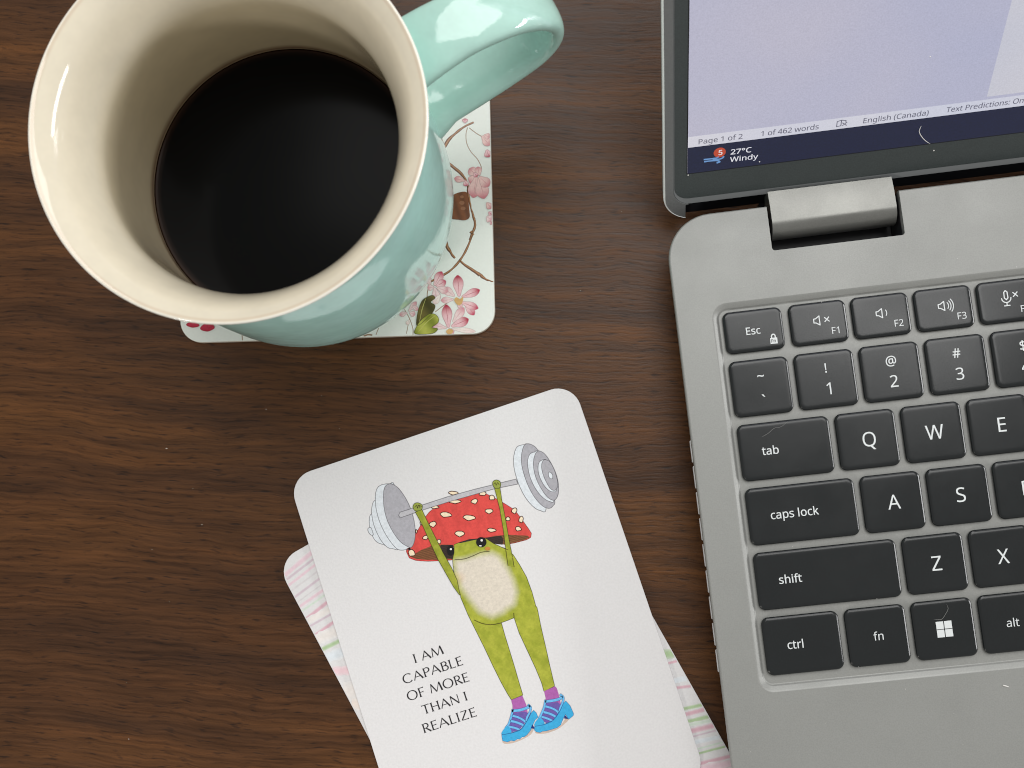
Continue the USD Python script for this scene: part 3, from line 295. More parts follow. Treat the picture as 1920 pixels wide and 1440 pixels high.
# keys: rows of (legend or icon, width in units); every key is a part, its printing a sub-part
def stroke(*lines, w=0.3, closed=False):
    return unary_union([LineString(l+[l[0]] if closed else l).buffer(w/2, quad_segs=3) for l in lines])
def speaker(x, y, s=1.0):
    return stroke([(x-1.35*s,y-.55*s),(x-1.35*s,y+.55*s),(x-.75*s,y+.62*s),(x+.35*s,y+1.35*s),(x+.35*s,y-1.35*s),(x-.75*s,y-.62*s)], w=.3, closed=True)
def arc(x, y, r, a0, a1, w=0.26): return stroke([(x+r*math.cos(math.radians(a)), y+r*math.sin(math.radians(a))) for a in np.linspace(a0, a1, 9)], w=w)
def cross(x, y, s=.62): return stroke([(x-s,y-s),(x+s,y+s)],[(x-s,y+s),(x+s,y-s)], w=.3)
def print_of(k, w, h):
    cx, cy = w/2, h/2
    if k == 'Esc':
        lock = unary_union([sbox(13.1,1.7,15.2,3.5), stroke([(13.6,3.4),(13.6,4.1),(13.9,4.5),(14.4,4.5),(14.7,4.1),(14.7,3.4)], w=.35)]).difference(letters('Fn', 0.95, 13.25, 2.1, bold=3))
        return unary_union([letters('Esc', 2.15, 6.1, 5.2, bold=1), lock])
    if k[0] == 'F' and k[1:].isdigit():
        n = int(k[1:]); g = [letters(k, 1.95, w-2.1-1.55*len(k), 2.6)]
        if n == 1: g += [speaker(8.4,7.0), cross(10.9,7.1)]
        elif n == 2: g += [speaker(8.4,7.0), arc(8.6,7.0,1.5,-32,32)]
        elif n == 3: g += [speaker(8.2,7.0), arc(8.4,7.0,1.4,-38,38), arc(8.4,7.0,2.1,-40,40), arc(8.4,7.0,2.8,-40,40)]
        elif n == 4: g += [stroke([(7.7,8.9),(7.7,7.2),(8.2,6.7),(8.7,7.2),(8.7,8.9),(8.2,9.4)], w=.32, closed=True), arc(8.2,7.2,1.35,180,360,.3), stroke([(8.2,5.8),(8.2,5.0)],[(7.4,4.95),(9.0,4.95)], w=.3), cross(10.9,8.0)]
        return unary_union(g)
    if k == 'win':
        return unary_union([sbox(cx-2.25+i*2.35, cy-2.2+j*2.35, cx-0.1+i*2.35-0.05, cy-0.05+j*2.35) for i in (0,1) for j in (0,1)])
    if len(k) == 2 and k[0] not in 'fao':                                       # shifted sign above the figure
        lo, hi = k
        return unary_union([letters(lo, 3.45, cx+.2, 3.9 if lo != '`' else 2.4, align='c'), letters(hi, 2.7 if hi != '~' else 2.9, cx+.1, 10.4 if hi != '~' else 10.2, align='c', bold=1)])
    if len(k) == 1: return letters(k, 4.1, cx+.25, cy-2.0, align='c')
    if w < 19 and k in ('fn','alt','ctrl'): return letters(k, 2.3, cx+.2, cy-1.2, align='c')
    return letters(k, 2.35, 6.5, cy-1.15, bold=1)
ROWS = [(18.93, 12.6, [('Esc',1,0)]+[('F%d'%n, 0.9, 19.53-0.15+(n-1)*18.29) for n in range(1,13)]),
 (0, 16.75, ['`~','1!','2@','3#','4$','5%','6^','7&','8*','9(','0)','-_','=+',('delete',2)]),
 (-18.87, 16.75, [('tab',1.5)]+list('QWERTYUIOP[]')+[('\\',1.5)]),
 (-37.70, 16.75, [('caps lock',1.75)]+list("ASDFGHJKL;'")+[('enter',2.25)]),
 (-56.50, 16.75, [('shift',2.25)]+list('ZXCVBNM,./')+[('shift',2.75)]),
 (-75.27, 16.75, [('ctrl',1.25),'fn','win','alt',('',5.6),'alt',('ctrl',1.2),('',1.0),('',1.0),('',1.9)])]
for y, h, row in ROWS:
    x = -2.45
    for k in row:
        if isinstance(k, str): k = (k, 1)
        if len(k) == 3: w = KW*(1.0 if k[1] == 1 else 0.965); x0 = -2.45+k[2]
        else: w = k[1]*P-1.55; x0 = x; x += k[1]*P
        rs = [ring(0,w,0,h,2.1,16.9,0.15), ring(0,w,0,h,2.1,17.55,0), ring(0,w,0,h,2.1,17.75,0.06), ring(0,w,0,h,2.1,17.98,0.22), ring(0,w,0,h,2.1,18.03,0.29), ring(0,w,0,h,2.1,18.195,0.61), ring(0,w,0,h,2.1,18.215,0.68), ring(0,w,0,h,2.1,18.25,0.95), ring(0,w,0,h,2.1,18.26,1.35), ring(0,w,0,h,2.1,18.26,1.9)]
        v, f = loft(rs); v = v+np.array([x0, y, 0])
        kp = obj('key', (v, f), 'key', lap, smooth=35, label='black key'+(' marked '+k[0] if k[0] and k[0] != 'win' else ''))
        if k[0]:
            g = print_of(k[0], w, h)
            v, f = flat(g, 18.31); obj('legend', (v+np.array([x0,y,0]), f), 'legend', kp)

# lid, tilted back about the hinge: (c, s, n) = along the hinge, up the screen, out of it
AL, HY, HZ = math.radians(54.107), 73.212, 24.0
ca, sa = math.cos(AL), math.sin(AL)
def onlid(vf):
    v = np.asarray(vf[0], float); return np.c_[v[:,0], HY+v[:,1]*ca-v[:,2]*sa, HZ+v[:,1]*sa+v[:,2]*ca], vf[1]
def unman(m): q = m.to_mesh(); return np.array(q.vert_properties[:,:3], float), np.array(q.tri_verts)
shell = solid(loft([ring(-15.17,300.6,-17.6,207,9.0,-5.2,2.0,12), ring(-15.17,300.6,-17.6,207,9.0,-4.6,0.9,12), ring(-15.17,300.6,-17.6,207,9.0,-3.2,0.1,12), ring(-15.17,300.6,-17.6,207,9.0,-0.5,0,12), ring(-15.17,300.6,-17.6,207,9.0,0.05,0.2,12), ring(-15.17,300.6,-17.6,207,9.0,0.3,0.65,12)]))
shell = shell - solid(loft([ring(-12.25,297.7,-11.8,204,5.6,-0.7,0,10), ring(-12.25,297.7,-11.8,204,5.6,2,0,10)])) - solid(loft([ring(-8.6,294,-30,-11.7,0.5,-3.0,0,4), ring(-8.6,294,-30,-11.7,0.5,2,0,4)]))
obj('lid', onlid(unman(shell)), 'frame', lap, smooth=30)
obj('lid_edge_highlight', onlid(unman(solid(loft([ring(-15.17,300.6,-17.6,207,9.0,-1.0,-0.06,12), ring(-15.17,300.6,-17.6,207,9.0,0.0,0.02,12), ring(-15.17,300.6,-17.6,207,9.0,0.42,0.40,12)]))-solid(loft([ring(-15.17,300.6,-17.6,207,9.0,-2,0.42,12), ring(-15.17,300.6,-17.6,207,9.0,2,0.42,12)]))-solid(loft([ring(-8.6,294,-30,-11.7,0.5,-3.0,0,4), ring(-8.6,294,-30,-11.7,0.5,2,0,4)])))), 'trim', lap, smooth=30)
obj('gasket', onlid(slab(-12.2,297.65,-11.75,203.9,5.5,-0.65,-0.02,0.12,n=10)), 'gasket', lap, smooth=30)
obj('hinge_cover', onlid(slab(-8.5,293.9,-17.0,-11.9,0.8,-4.9,-1.9,0.4)), 'black', lap, smooth=30)
obj('bezel', onlid(slab(-11.95,297.4,-9.6,203.6,4.4,-0.5,0.05,0.1,n=10)), 'bezel', lap, smooth=30)
scr = obj('screen', onlid(slab(-8.05,293.5,0,188.5,0.1,-0.2,0.10,0.02,n=2)), 'scr', lap)
def sheet(name, poly, m, n): return obj(name, onlid(flat(poly, n)), m, scr)
obj('screen_border', onlid(flat(sbox(-8.35,-0.25,293.8,188.8).difference(sbox(-8.06,0,293.5,188.5)), 0.085)), 'black', lap)
sheet('document_page', sbox(75.95,14.2,209,188.4), 'page', 0.14)
sheet('status_bar', sbox(-8.03,9.52,293.4,13.3), 'status', 0.18)
sheet('taskbar', sbox(-8.03,0.03,293.4,9.5), 'task', 0.14)
sp = lambda s, x0, x1, y, hgt, b=1: (lambda g: __import__('shapely').affinity.translate(__import__('shapely').affinity.scale(g, (x1-x0)/(g.bounds[2]-g.bounds[0]), 1, origin=(g.bounds[0],0)), x0-g.bounds[0], 0))(letters(s, hgt, 0, y, bold=b))
book = unary_union([stroke([(34.4,10.4),(34.4,12.2),(35.6,12.5),(35.6,10.6)], w=.25, closed=True), stroke([(35.6,12.5),(36.9,12.2),(36.9,11.6)], w=.25), stroke([(36.0,10.5),(37.2,11.5)],[(36.0,11.5),(37.2,10.5)], w=.25)])
sheet('status_text', unary_union([sp('Page 1 of 2',-5.0,7.6,10.35,1.72), sp('1 of 462 words',12.9,29.3,10.42,1.72), book, sp('English (Canada)',41.9,60.3,10.45,1.72), sp('Text Predictions: On',65.2,86.8,10.6,1.72)]), 'stext', 0.22)
sheet('weather_text', unary_union([sp('27\u00b0C',4.4,10.4,5.15,1.75,2), sp('Windy',4.3,12.5,2.45,1.75)]), 'wtext', 0.18)
sheet('weather_badge', Point(1.2,6.4).buffer(1.75), 'red', 0.18)
sheet('weather_badge_number', letters('5', 1.7, 0.7, 5.55, bold=2), 'wtext', 0.22)
sheet('weather_wind', unary_union([ribbon(spline([(-3.4,4.55),(-1.6,4.5),(0.3,4.55),(1.0,5.0)]), .5), ribbon(spline([(-3.3,3.75),(-1,3.75),(0.5,3.6),(1.3,3.0),(0.4,2.7)]), .5), ribbon(spline([(-0.8,4.1),(1.2,4.0),(2.2,4.4),(2.4,4.9)]), .5)]), 'blue', 0.18)

# ================================================================ floral coaster
def inset_print(parent, name, paints, m):
    v, f = cat_([p[0] for p in paints]); obj(name, (v, f), m, parent, cd=np.vstack([p[1] for p in paints]))
co = thing('floral_coaster', 'square white coaster printed with pink blossoms, under the aqua mug', 'coaster', (COAS_O[0],COAS_O[1],0), COAS_TH)
obj('board', slab(0,101.6,-101.6,0,7.2,0.05,1.9,0.16,n=10), 'cork', co, smooth=35)
obj('laminate', slab(0.12,101.48,-101.48,-0.12,7.1,1.88,2.0,0.06,n=10), 'coaster', co, smooth=35)
whole = sbox(0.3,-101.3,101.3,-0.3).buffer(-6.7).buffer(6.7)
INK = {'r': (lin(240,196,200), lin(178,28,62)), 'r2': (lin(244,206,208), lin(196,62,92)), 'p': (lin(240,214,212), lin(222,150,160)), 'w': (lin(244,232,224), lin(236,206,200)), 'p2': (lin(238,200,194), lin(208,128,136)), 'rr': (lin(196,40,70), lin(178,22,52))}
def petal(b, tip, w, k):
    b, tip = np.array(b)*(1,-1), np.array(tip)*(1,-1); d = tip-b; L = np.linalg.norm(d); d /= L; n = np.array([-d[1], d[0]])
    out = [b+d*L*s+n*q*w*0.5 for s, q in ((0,.22),(.2,.5),(.45,.9),(.65,1.0),(.82,.78),(.93,.42),(1,0),(.93,-.42),(.82,-.78),(.65,-1),(.45,-.9),(.2,-.5),(0,-.22))]
    c0, c1 = (np.array(c) for c in INK[k])
    def col(q):
        s = np.clip(((q-b)@d)/L, 0, 1); u = np.abs((q-b)@n)/(w*0.5); ph = (q-b)@n*7.0
        t = np.clip((s-0.42)/0.5, 0, 1)**1.5; t = np.clip(t+0.22*np.clip(u-.55, 0, 1)+0.10*np.sin(ph)*(1-s), 0, 1)
        return c0*(1-t)[:,None]+c1*t[:,None]
    g = blob(out, 3).intersection(whole)
    edge = g.boundary.buffer(0.07, quad_segs=2).intersection(whole)
    return g, col, edge, tuple(0.62*c0+0.28*c1-0.02)
z = 2.012
BLOOM = [(0,7),(7,13),(13,20),(20,25),(25,34),(34,36),(36,37),(37,41),(41,42),(42,43),(43,44),(44,45)]
for i0, i1 in BLOOM:
    lay = []
    for b, tip, w, k in FLORAL['petals'][i0:i1]:
        g, col, edge, ec = petal(b, tip, w, k)
        if g.is_empty: continue
        lay.append(paint(g, z, col, 0.4)); z += 0.0022
        lay.append(paint(edge, z, const(np.clip(np.array(ec)*0.85, 0, 1))))
        vein = ribbon(np.array([np.array(b)*(1,-1)*(1-s)+np.array(tip)*(1,-1)*s for s in (0.1,0.5,0.85)]), [.05,.15,.04]).intersection(whole)
        if not vein.is_empty: lay.append(paint(vein, z+0.001, const(np.clip(np.array(INK[k][1])*0.9+0.03, 0, 1))))
        z += 0.0022
    if i0 < 8: lay.append(paint(blob(flipy(FLORAL['centres'][i0//7]), 3), 2.20, const(lin(216,172,110))))
    if lay: inset_print(co, 'blossom_print', lay, 'floral')
olive = {'d': (lin(112,100,48), lin(70,64,24)), 'l': (lin(186,188,84), lin(128,136,40))}
for k, pts in FLORAL['leaves']:
    g = blob(flipy(pts), 4).intersection(whole); a, b = (np.array(c) for c in olive[k]); cx = g.centroid
    lf = [paint(g, 2.200 if k == 'd' else 2.204, lambda q, a=a, b=b, cx=cx: a+(b-a)*np.clip(0.5+0.5*np.sin((q[:,0]-cx.x)*0.8+(q[:,1]-cx.y)*0.5), 0, 1)[:,None], 0.45), paint(g.boundary.buffer(.07).intersection(whole), 2.206, const(lin(74,70,26)))]
    lf += [paint(ribbon(spline(flipy(p)), [.1,.2,.08]).intersection(g), 2.207, const(lin(202,198,116))) for p in (FLORAL['leaflines'][:1] if k == 'd' else FLORAL['leaflines'][1:2])]
    inset_print(co, 'leaf_print', lf, 'floral')
rng = np.random.default_rng(4)
for pts, w0, w1 in FLORAL['branches']:
    s = spline(flipy(pts), 10); w = np.linspace(w0, w1, len(s))*(1+0.22*np.interp(np.arange(len(s)), np.arange(0, len(s), 4), rng.uniform(-1,1,len(range(0, len(s), 4)))))
    s = s+np.interp(np.arange(len(s)), np.arange(0,len(s),5), rng.uniform(-.12,.12,len(range(0,len(s),5))))[:,None]
    inset_print(co, 'branch_print', [paint(ribbon(s, w).intersection(whole), 2.005, const(lin(104,60,36))), paint(ribbon(s+(0.1,0.1), w*0.42).intersection(whole), 2.008, const(lin(178,128,86)))], 'floral')
for pts, w in FLORAL['vines']: inset_print(co, 'vine_print', [paint(ribbon(spline(flipy(pts), 8), w).intersection(whole), 2.010, const(lin(158,128,104)))], 'floral')
pn = [paint(blob(flipy(FLORAL['nut']), 4), 2.18, lambda q: np.array(lin(122,72,42))*(1+0.22*np.sin(q[:,:1]*2.2+q[:,1:]*0.7)), 0.4)]
for s in FLORAL['nutspots']: pn.append(paint(blob(flipy(s), 3), 2.184, const(lin(150,100,70))))
inset_print(co, 'seed_pod_print', pn, 'floral')

# ================================================================ mug and coffee
mug = thing('mug', 'big aqua glazed mug with cream lining and flared lip, handle at right', 'mug', (-79.86,77.9,2.02))
def zz(p): return [(r, q-2.0) for r, q in p]
outer = spline(zz([(0,2.9),(24,2.8),(27.5,2.0),(30.0,2.05),(32.0,4.2),(36.6,9),(41.0,17.5),(43.3,27),(44.0,36),(44.05,46),(43.9,56),(43.5,64),(42.8,72),(41.7,79.5),(41.3,84.5),(42.0,89.5),(43.1,94),(44.5,98.4),(45.8,101.6),(46.4,102.8),(46.55,103.2)]), 5)
outer[:,0] = np.maximum(outer[:,0], 0)
rib = 0.10*np.sin((outer[:,1])*2*np.pi/4.2)*np.exp(-((outer[:,1]-33)/8.0)**2); outer[:,0] += rib*(outer[:,1] > 3)
v, f = revolve(outer, 160)
n_ = np.array([__import__('meshkit').fbm(v*0.05+7, 3, 2), __import__('meshkit').fbm(v*0.05+31, 3, 5)])
aq, aq2 = np.array(lin(172,222,210)), np.array(lin(188,228,222))
cd = aq+(aq2-aq)*n_[0][:,None]; tip = np.clip((v[:,2]-100.4)/0.7, 0, 1)[:,None]; cd = cd*(1-tip)+np.array(lin(236,230,210))*tip
obj('body', (v, f), 'glaze', mug, smooth=True, cd=cd)
inner = spline(zz([(46.55,103.2),(46.45,103.6),(45.9,103.75),(44.6,103.0),(43.1,101.8),(41.6,100.1),(40.1,97.5),(38.7,94),(37.5,89.8),(36.85,86),(36.8,82.5),(37.1,77),(37.7,68),(38.2,60),(38.5,52),(38.5,46),(38.0,36),(35.6,22),(28,11),(14,7.6),(0,7.4)]), 5)
inner[:,0] = np.maximum(inner[:,0], 0); inner = np.vstack([inner[:-1][inner[:-1,0] > 0.2], [(0, 5.4)]])
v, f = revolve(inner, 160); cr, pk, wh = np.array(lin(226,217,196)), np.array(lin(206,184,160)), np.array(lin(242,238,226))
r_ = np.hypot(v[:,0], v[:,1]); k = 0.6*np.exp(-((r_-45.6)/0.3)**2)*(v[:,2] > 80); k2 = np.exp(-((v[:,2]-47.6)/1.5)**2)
st_ = np.clip((88.0-v[:,2])/8.0, 0, 1)[:,None]; cr = cr*(1-st_)+np.array(lin(216,203,174))*st_; cd = cr*(1-k[:,None])+pk*k[:,None]; e = np.clip((r_-45.9)/0.4, 0, 1)[:,None]; cd = cd*(1-e)+wh*e; cd = cd*(1-0.75*k2[:,None])+np.array(lin(96,56,30))*0.75*k2[:,None]  # wall below the neck tinted darker: interior shade mixed into the cream
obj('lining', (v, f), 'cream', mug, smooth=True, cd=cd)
hp = spline([(38.9,83.0),(45,85.6),(54,87.2),(63,86.6),(72,83.2),(78.6,77.0),(81.8,69.5),(81.2,61.5),(76.6,55.2),(68,51.4),(58,49.6),(50,48.6),(42.4,47.0)], 7)
az = math.radians(28.3); er = np.array([math.cos(az), math.sin(az), 0]); et = np.array([-math.sin(az), math.cos(az), 0]); ez = np.array([0,0,1.0])
rings = []; n = len(hp); N = 28
for i in range(n):
    t2 = hp[min(i+1,n-1)]-hp[max(i-1,0)]; t2 /= np.linalg.norm(t2); nn = np.array([-t2[1], t2[0]]); s = i/(n-1)
    w = np.interp(s, [0,.06,.2,.55,.75,.93,1], [12.0,9.3,8.2,7.6,7.2,7.6,9.6]); th_ = np.interp(s, [0,.08,.5,.92,1], [4.6,3.2,2.9,3.1,4.4])
    rings.append(np.array([er*(hp[i,0]+nn[0]*th_*y)+ez*(hp[i,1]-2+nn[1]*th_*y)+et*(w*x+0.5) for x, y in ((math.copysign(abs(math.cos(u))**0.8, math.cos(u)), math.copysign(abs(math.sin(u))**0.8, math.sin(u))) for u in np.linspace(0, 2*math.pi, N, endpoint=False))]))
v, f = loft(rings)
if np.einsum('ij,ij->', np.cross(v[f[:,1]]-v[f[:,0]], v[f[:,2]]-v[f[:,0]]), v[f[:,0]]-v.mean(0)) < 0: f = f[:, ::-1]
obj('handle', (v, f), 'glaze', mug, smooth=True, cd=np.tile(np.array(lin(180,218,206)), (len(v),1))*(0.96+0.1*__import__('meshkit').fbm(v*0.06, 3, 1)[:,None]))
cof = thing('coffee', 'black coffee filling the cream lined mug to half', 'coffee', (-79.86,77.9,48.4))
rings = [np.c_[r*np.cos(u), r*np.sin(u), np.full(96, q)] for u in [np.linspace(0, 2*np.pi, 96, endpoint=False)] for r, q in ((34,-24),(37.6,-12),(38.42,-0.4),(38.46,0.45),(38.1,0.2),(37.5,0.05),(36.4,0),(20,0))]
v, f = loft(rings); q = np.clip((np.hypot(v[:,0], v[:,1])-35.8)/2.4, 0, 1)[:,None]**2.5; obj('liquid', (v, f), 'coffee', cof, smooth=True, cd=np.array((0.0040,0.0043,0.0044))*(1-q)+np.array(lin(44,27,16))*q)

# ================================================================ the two cards
und = thing('striped_card', 'white card with pink and green watercolour stripes, beneath the frog card', 'card', (UND_O[0],UND_O[1],0), UND_TH)
obj('stock', slab(0,95.28,-127,0,7.2,0.05,0.95,0.12,n=10), 'paper', und, smooth=35)
area = sbox(0.25,-126.7,95.0,-0.25).buffer(-6.8).buffer(6.8)
HUE = dict(pink=(232,196,208), mauve=(206,184,196), grey=(214,208,210), green1=(206,222,204), rose=(216,160,176), beige=(236,228,222), green=(158,192,128), blue=(222,230,236), pinkblob=(240,198,206), peach=(242,226,214))
ps = []; rng = np.random.default_rng(9)
for i, (p, q, w, k) in enumerate(STRIPES):
    p, q = np.array(p)*(1,-1), np.array(q)*(1,-1); p = p-(q-p)*0.06; s = np.array([p+(q-p)*t for t in np.linspace(0,1,9)]); s[:,1] += rng.uniform(-.12,.12,9)
    w *= 1.35; g = ribbon(s, w*(1+rng.uniform(-.22,.22,9))).intersection(area); c = np.array(lin(*HUE[k])); base = np.array((0.80,0.79,0.785)); zs = 0.958+0.0016*i
    mid, dr = (p+q)/2, (q-p)/np.linalg.norm(q-p)
    def col(x, c=c, mid=mid, dr=dr, w=w):
        u = np.abs((x-mid)@np.array([-dr[1],dr[0]]))/(w*0.5); t = np.clip(1.35-u*1.2, 0, 1)**0.6; return base+(c-base)*0.78*t[:,None]
    if not g.is_empty: inset_print(und, 'stripe_print', [paint(g, zs, col, min(0.4, w/5))], 'stripes')

frog = thing('frog_card', 'white rounded card printed with a frog lifting a barbell, resting on the striped card', 'card', (CARD_O[0],CARD_O[1],0), CARD_TH)
obj('stock', slab(0,95,-127,0,7.4,0.98,1.9,0.14,n=10), 'paper', frog, smooth=35)
Z = 1.9; ink = const(lin(70,66,64)); green, deep = np.array(lin(178,181,66)), np.array(lin(146,155,46))
def pg(pts): return blob(flipy(pts), 4)
def rough(pts): return Polygon(flipy(pts)).buffer(0)
def outline(g, w=0.16): return g.boundary.buffer(w/2, quad_segs=2)
# barbell
bar = []; zz_ = Z+0.012
KC = {'rim': lin(222,227,232), 'face': lin(176,174,180)}
for i, (k, pts) in enumerate(PRINT['plates']):
    g = pg(pts); bar += [paint(g, zz_, const(KC[k]), 0.8), paint(outline(g), zz_+0.003, const(lin(98,96,100)), 1.0)]; zz_ += 0.006
g = rough(PRINT['bar']).buffer(-.2).buffer(.2)
zb = Z+0.09
bar += [paint(g, zb, const(lin(190,188,192)), 0.8), paint(outline(g), zb+0.003, const(lin(98,96,100)), 1.0)]
inset_print(frog, 'barbell_print', bar, 'paint')
# frog: body, belly, head, arms
body = rough(PRINT['body']).buffer(-.15).buffer(.15); belly = rough(PRINT['belly']).buffer(-1).buffer(1)
import shapely
def bcol(q):
    d = shapely.distance(shapely.points(q), belly.boundary)*np.where(shapely.contains_xy(belly, q[:,0], q[:,1]), 1, -1)
    t = np.clip((d+1.5)/2.6, 0, 1)[:,None]; m = __import__('meshkit').fbm(np.c_[q*0.55, q[:,:1]*0+3], 3, 4)[:,None]
    gcol = green+(deep-green)*np.clip(m*1.5-0.35, 0, 1); cream_ = np.array(lin(222,212,196)); neck = np.array(lin(228,184,134))
    h = np.clip(1-np.hypot((q[:,0]-37.5)/7, (q[:,1]+46.5)/3.2), 0, 1)[:,None]
    return gcol*(1-t)+(cream_*(1-h)+neck*h)*t
fp = [paint(body, Z+0.045, bcol, 0.45), paint(outline(body, 0.15), Z+0.05, const(lin(58,62,24)), 1.0)]
ga = [rough(p).buffer(-.1).buffer(.12) for p in PRINT['arms']]
gcol = lambda q: green*0.92+(deep-green)*np.clip(__import__('meshkit').fbm(np.c_[q*0.8, q[:,:1]*0], 3, 8)[:,None]*1.6-.3, 0, 1)
for g in ga[1:]: fp += [paint(g, Z+0.12, gcol, 0.5), paint(unary_union([outline(g, .15)]).difference(body.buffer(-.6)), Z+0.124, const(lin(58,62,24)), 1.0)]
fp += [paint(ga[0], Z+0.12, gcol, 0.5), paint(outline(ga[0], .15), Z+0.124, const(lin(58,62,24)), 1.0)]
for p in PRINT['hands']: g = pg(p); fp += [paint(g, Z+0.13, const(lin(150,160,70)), 0.5), paint(outline(g, .16), Z+0.134, const(lin(58,62,24)), 1.0)]
for p in PRINT['lines']: fp.append(paint(ribbon(spline(flipy(p)), .17), Z+0.138, const(lin(62,50,22)), 1.0))
for p in PRINT['blush']: fp.append(paint(pg(p), Z+0.142, const(lin(196,132,64)), 0.4))
inset_print(frog, 'frog_print', fp, 'paint')
ey = [paint(pg(p), Z+0.15, const(lin(26,24,26)), 0.6) for p in PRINT['eyes']]+[paint(pg(p), Z+0.156, const(lin(236,236,232)), 0.4) for p in PRINT['glints']]
inset_print(frog, 'eye_print', ey, 'paint')
# mushroom hat
cap = rough(PRINT['cap']).buffer(-.25).buffer(.25); mk = []
def ccol(q):
    m = __import__('meshkit').fbm(np.c_[q*(0.9,0.35), q[:,:1]*0+9], 3, 3)[:,None]; return np.array(lin(218,78,72))*(0.82+0.36*m)
mk += [paint(cap, Z+0.030, ccol, 0.5), paint(outline(cap, .14), Z+0.034, const(lin(120,40,38)), 1.0)]
def gl(q): s = np.sin(q[:,0]*5.5+q[:,1]*7.5)[:,None]; return np.array(lin(120,78,50))*(1+0.35*s)
for p in PRINT['gill']: mk.append(paint(rough(p).buffer(.05), Z+0.037, gl, 0.25))
for i, p in enumerate(PRINT['gilldark']): mk.append(paint(rough(p).difference(body) if i == 0 else rough(p).difference(rough(PRINT['gill'][0])), Z+(0.040 if i == 0 else 0.060), lambda q: np.array(lin(56,44,40))*(1+0.3*np.sin(q[:,0]*5.5+q[:,1]*7.5)[:,None]), 0.3))
inset_print(frog, 'mushroom_print', mk, 'paint')
sp_ = []
for p in PRINT['spots']: g = pg(p); sp_ += [paint(g, Z+0.066, const(lin(244,224,192)), 0.6), paint(outline(g, .24), Z+0.069, const(lin(66,22,18)), 1.0)]
inset_print(frog, 'spot_print', sp_, 'paint')
# socks and sandals
sk = [paint(rough(p), Z+0.054, const(lin(176,100,172)), 0.5) for p in PRINT['socks']]
inset_print(frog, 'sock_print', sk, 'paint')
sh = [paint(pg(p), Z+0.010, const(lin(206,186,172)), 0.5) for p in PRINT['footshade']]
bl, dk = const(lin(62,172,222)), const(lin(34,70,140))
for i in (0, 1):
    o_ = i*0.03
    g = rough(PRINT['foot'][i]); sh += [paint(g, Z+0.070+o_, const(lin(110,92,168)), 0.5)]
    for s, w in PRINT['straps'][i*6:(i+1)*6]: g = ribbon(spline(flipy(s)), w); sh += [paint(g.buffer(.09), Z+0.074+o_, dk, 1.0), paint(g, Z+0.077+o_, const(lin(112,188,236)), 0.6)]
    g = rough(PRINT['sole'][i]); sh += [paint(g.buffer(.08), Z+0.080+o_, dk, 1.0), paint(g, Z+0.083+o_, bl, 0.5)]
    g = pg(PRINT['toe'][i]); sh += [paint(g, Z+0.086+o_, bl, 0.5), paint(rough(PRINT['heel'][i]), Z+0.086+o_, const(lin(34,50,120)), 0.5)]
for p in PRINT['shoelines'][:2]: sh.append(paint(ribbon(spline(flipy(p)), .13), Z+0.118, dk, 1.0))
inset_print(frog, 'sandal_print', sh, 'paint')
# the motto, in a light flared roman
T_, t_ = .165, .085
def bow(cx, cy, rx, ry, a0, a1, wmax, wmin, n=14):
    a = np.radians(np.linspace(a0, a1, n)); return [(cx+rx*math.cos(u), cy+ry*math.sin(u)) for u in a], [wmin+(wmax-wmin)*abs(math.cos(u))**1.4 for u in a]
def stem(x): return ([(x,0),(x,.08),(x,.5),(x,.92),(x,1)], [T_*2.1,T_*1.1,T_*.92,T_*1.1,T_*2.1])
def hbar(x0, x1, y, w=t_): return ([(x0,y),(x1-.08,y),(x1,y)], [w,w,w*2.1])
G = {'I': ([stem(.10)], .20), 'A': ([([(0,0),(.41,1)],[t_*1.4,t_]), ([(.37,1),(.83,0)],[T_*.8,T_*1.2]), ([(.15,.34),(.66,.34)],[t_,t_])], .84),
 'M': ([([(.02,0),(.16,1)],[t_*1.3,t_]), ([(.14,1),(.54,.02)],[T_,T_*.9]), ([(.54,.02),(.93,1)],[t_,t_]), ([(.93,1),(1.05,0)],[T_,T_*1.3])], 1.08),
 'C': ([bow(.48,.5,.44,.5,42,318,T_*1.05,t_)], .86), 'O': ([bow(.49,.5,.44,.5,0,360,T_*1.05,t_,24)], .98),
 'P': ([stem(.09), bow(.26,.74,.30,.26,90,-90,T_,t_,10), ([(.09,1-t_/2),(.28,1-t_/2)],[t_,t_]), ([(.09,.48),(.28,.48)],[t_,t_])], .58),
 'B': ([stem(.09), bow(.26,.77,.26,.23,90,-90,T_,t_,10), bow(.28,.28,.32,.27,90,-90,T_,t_,10), ([(.09,.97),(.28,.97)],[t_,t_]), ([(.09,.54),(.28,.54)],[t_,t_]), ([(.09,.03),(.28,.03)],[t_,t_])], .62),
 'L': ([stem(.09), hbar(.09,.52,.03)], .54), 'E': ([stem(.09), hbar(.09,.52,.97), hbar(.09,.46,.52), hbar(.09,.54,.03)], .56), 'F': ([stem(.09), hbar(.09,.52,.97), hbar(.09,.45,.50)], .54),
 'R': ([stem(.09), bow(.24,.74,.28,.26,90,-90,T_,t_,10), ([(.09,.97),(.26,.97)],[t_,t_]), ([(.09,.48),(.26,.48)],[t_,t_]), ([(.27,.48),(.66,0)],[T_*.8,T_*1.2])], .64),
 'T': ([stem(.36), ([(0,.97),(.07,.97),(.65,.97),(.72,.97)],[t_*2.1,t_,t_,t_*2.1])], .72), 'H': ([stem(.09), stem(.71), ([(.09,.52),(.71,.52)],[t_,t_])], .80),
 'N': ([([(.07,0),(.07,1)],[t_*1.3,t_]), ([(.06,1),(.74,0)],[T_,T_*.9]), ([(.74,0),(.74,1)],[t_,t_*1.3])], .80), 'Z': ([([(.06,.97),(.62,.97)],[t_,t_]), ([(.62,.97),(.04,.03)],[T_*.9,T_*.9]), hbar(.04,.66,.03)], .70)}
mot = []
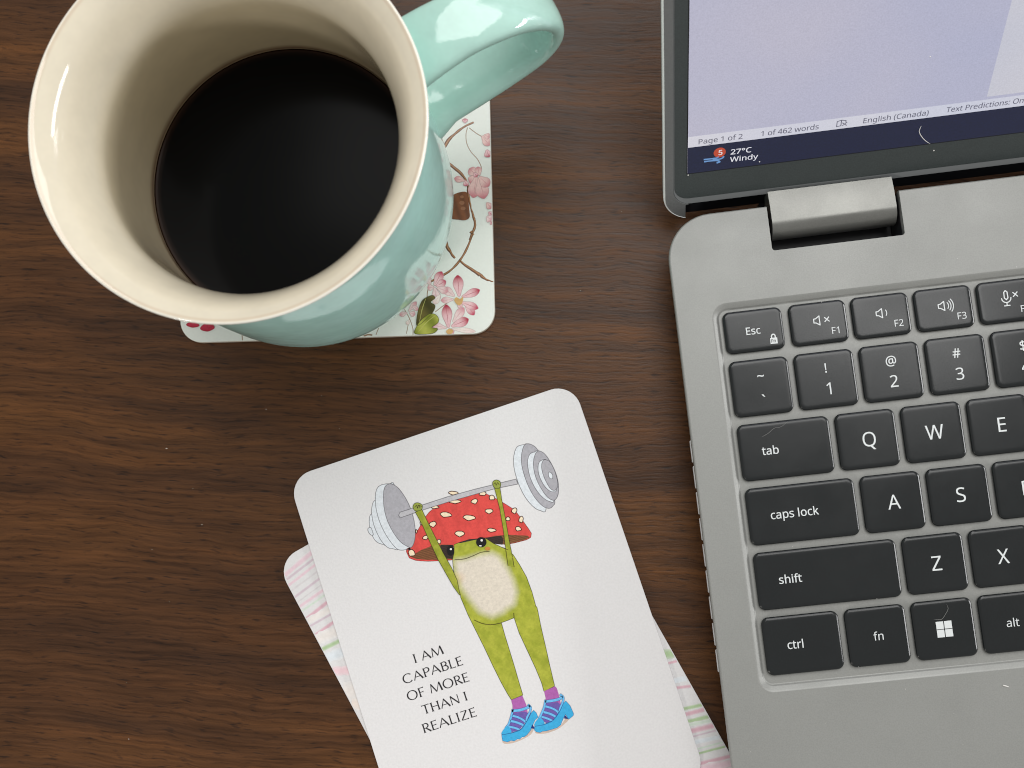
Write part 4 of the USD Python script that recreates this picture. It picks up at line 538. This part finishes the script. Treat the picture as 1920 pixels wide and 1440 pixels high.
for s, x0, x1, y in (('I AM',20.72,30.08,67.1),('CAPABLE',15.51,34.92,72.15),('OF MORE',15.18,35.22,77.45),('THAN I',18.39,32.8,82.81),('REALIZE',16.82,34.07,88.19)):
    x, place = 0.0, []
    for ch in s:
        if ch == ' ': x += .42; continue
        place.append((ch, x)); x += G[ch][1]+.14
    k = (x1-x0)/(x-.14)
    for ch, q in place:
        for pts, w in G[ch][0]:
            mot.append(ribbon([(x0+k*(q+a), -y+2.75*b) for a, b in pts], np.array(w)*2.75))
v, f = flat(unary_union(mot), Z+0.012); obj('motto_print', (v, f), 'ink', frog)

# ================================================================ lint and dust
def fibre(label, pts, r, m='lint'):
    p = np.array(pts, float); t = thing('lint_fibre', label, 'lint', tuple(p[0])); s = spline(p-p[0], 6)
    obj('strand', tube(s, r, 6, np.interp(np.linspace(0,1,len(s)), [0,.15,.8,1], [.4,1,.8,.3])), m, t, smooth=True)
def atlap(c, y, z): return (48.660+c*math.cos(.110486)-y*math.sin(.110486), 13.796+c*math.sin(.110486)+y*math.cos(.110486), z)
def atlid(c, s, n): q = onlid(([(c,s,n)], None))[0][0]; return atlap(*q)
fibre('curved white lint fibre stuck low on the laptop screen', [atlid(58.85,7.0,.35), atlid(58.6,5.2,.4), atlid(59.6,3.2,.45), atlid(61.2,1.3,.4), atlid(62.6,.1,.3)], 0.13)
fibre('wavy pale lint fibre across the tab key', [atlap(4.6,-6.3,18.40), atlap(6.6,-5.4,18.42), atlap(8.4,-4.2,18.44), atlap(10.6,-3.9,18.40), atlap(12.6,-2.6,18.38)], 0.05, 'faint')
fibre('hooked pale lint fibre at top of the key with four squares', [atlap(46.5,-63.8,18.40), atlap(48.6,-64.0,18.42), atlap(50.0,-62.6,18.44), atlap(50.9,-61.2,18.42), atlap(50.7,-59.9,18.38)], 0.06, 'faint')
fibre('short white lint fleck on the palm rest near the lower right', [atlap(63.2,-84.2,18.1), atlap(64.0,-84.5,18.14), atlap(64.9,-84.9,18.1)], 0.2)
rng = np.random.default_rng(11); ms = []
for _ in range(46):
    x, y = rng.uniform(-150,60), rng.uniform(-110,95); s = trimesh.creation.icosphere(1, rng.uniform(.05,.16)); ms.append((np.array(s.vertices)*(rng.uniform(.8,2.2),.8,.5)+(x,y,.06), s.faces))
for _ in range(60):
    p = atlap(rng.uniform(-12,95), rng.uniform(-100,48), 18.04); s = trimesh.creation.icosphere(1, rng.uniform(.04,.10)); ms.append((np.array(s.vertices)*(1,1,.6)+p, s.faces))
for q in ((57.4,52.5),(64.22,-2.72),(-7.9,-.5),(13.0,1.2)): 
    p = atlid(q[0], q[1] if q[1] < 20 else 30, .2); s = trimesh.creation.icosphere(1, .2); ms.append((np.array(s.vertices)+p, s.faces))
d = obj('dust', cat_(ms), 'lint'); tag(d, 'pale specks of dust on table and laptop', 'dust', kind='stuff')
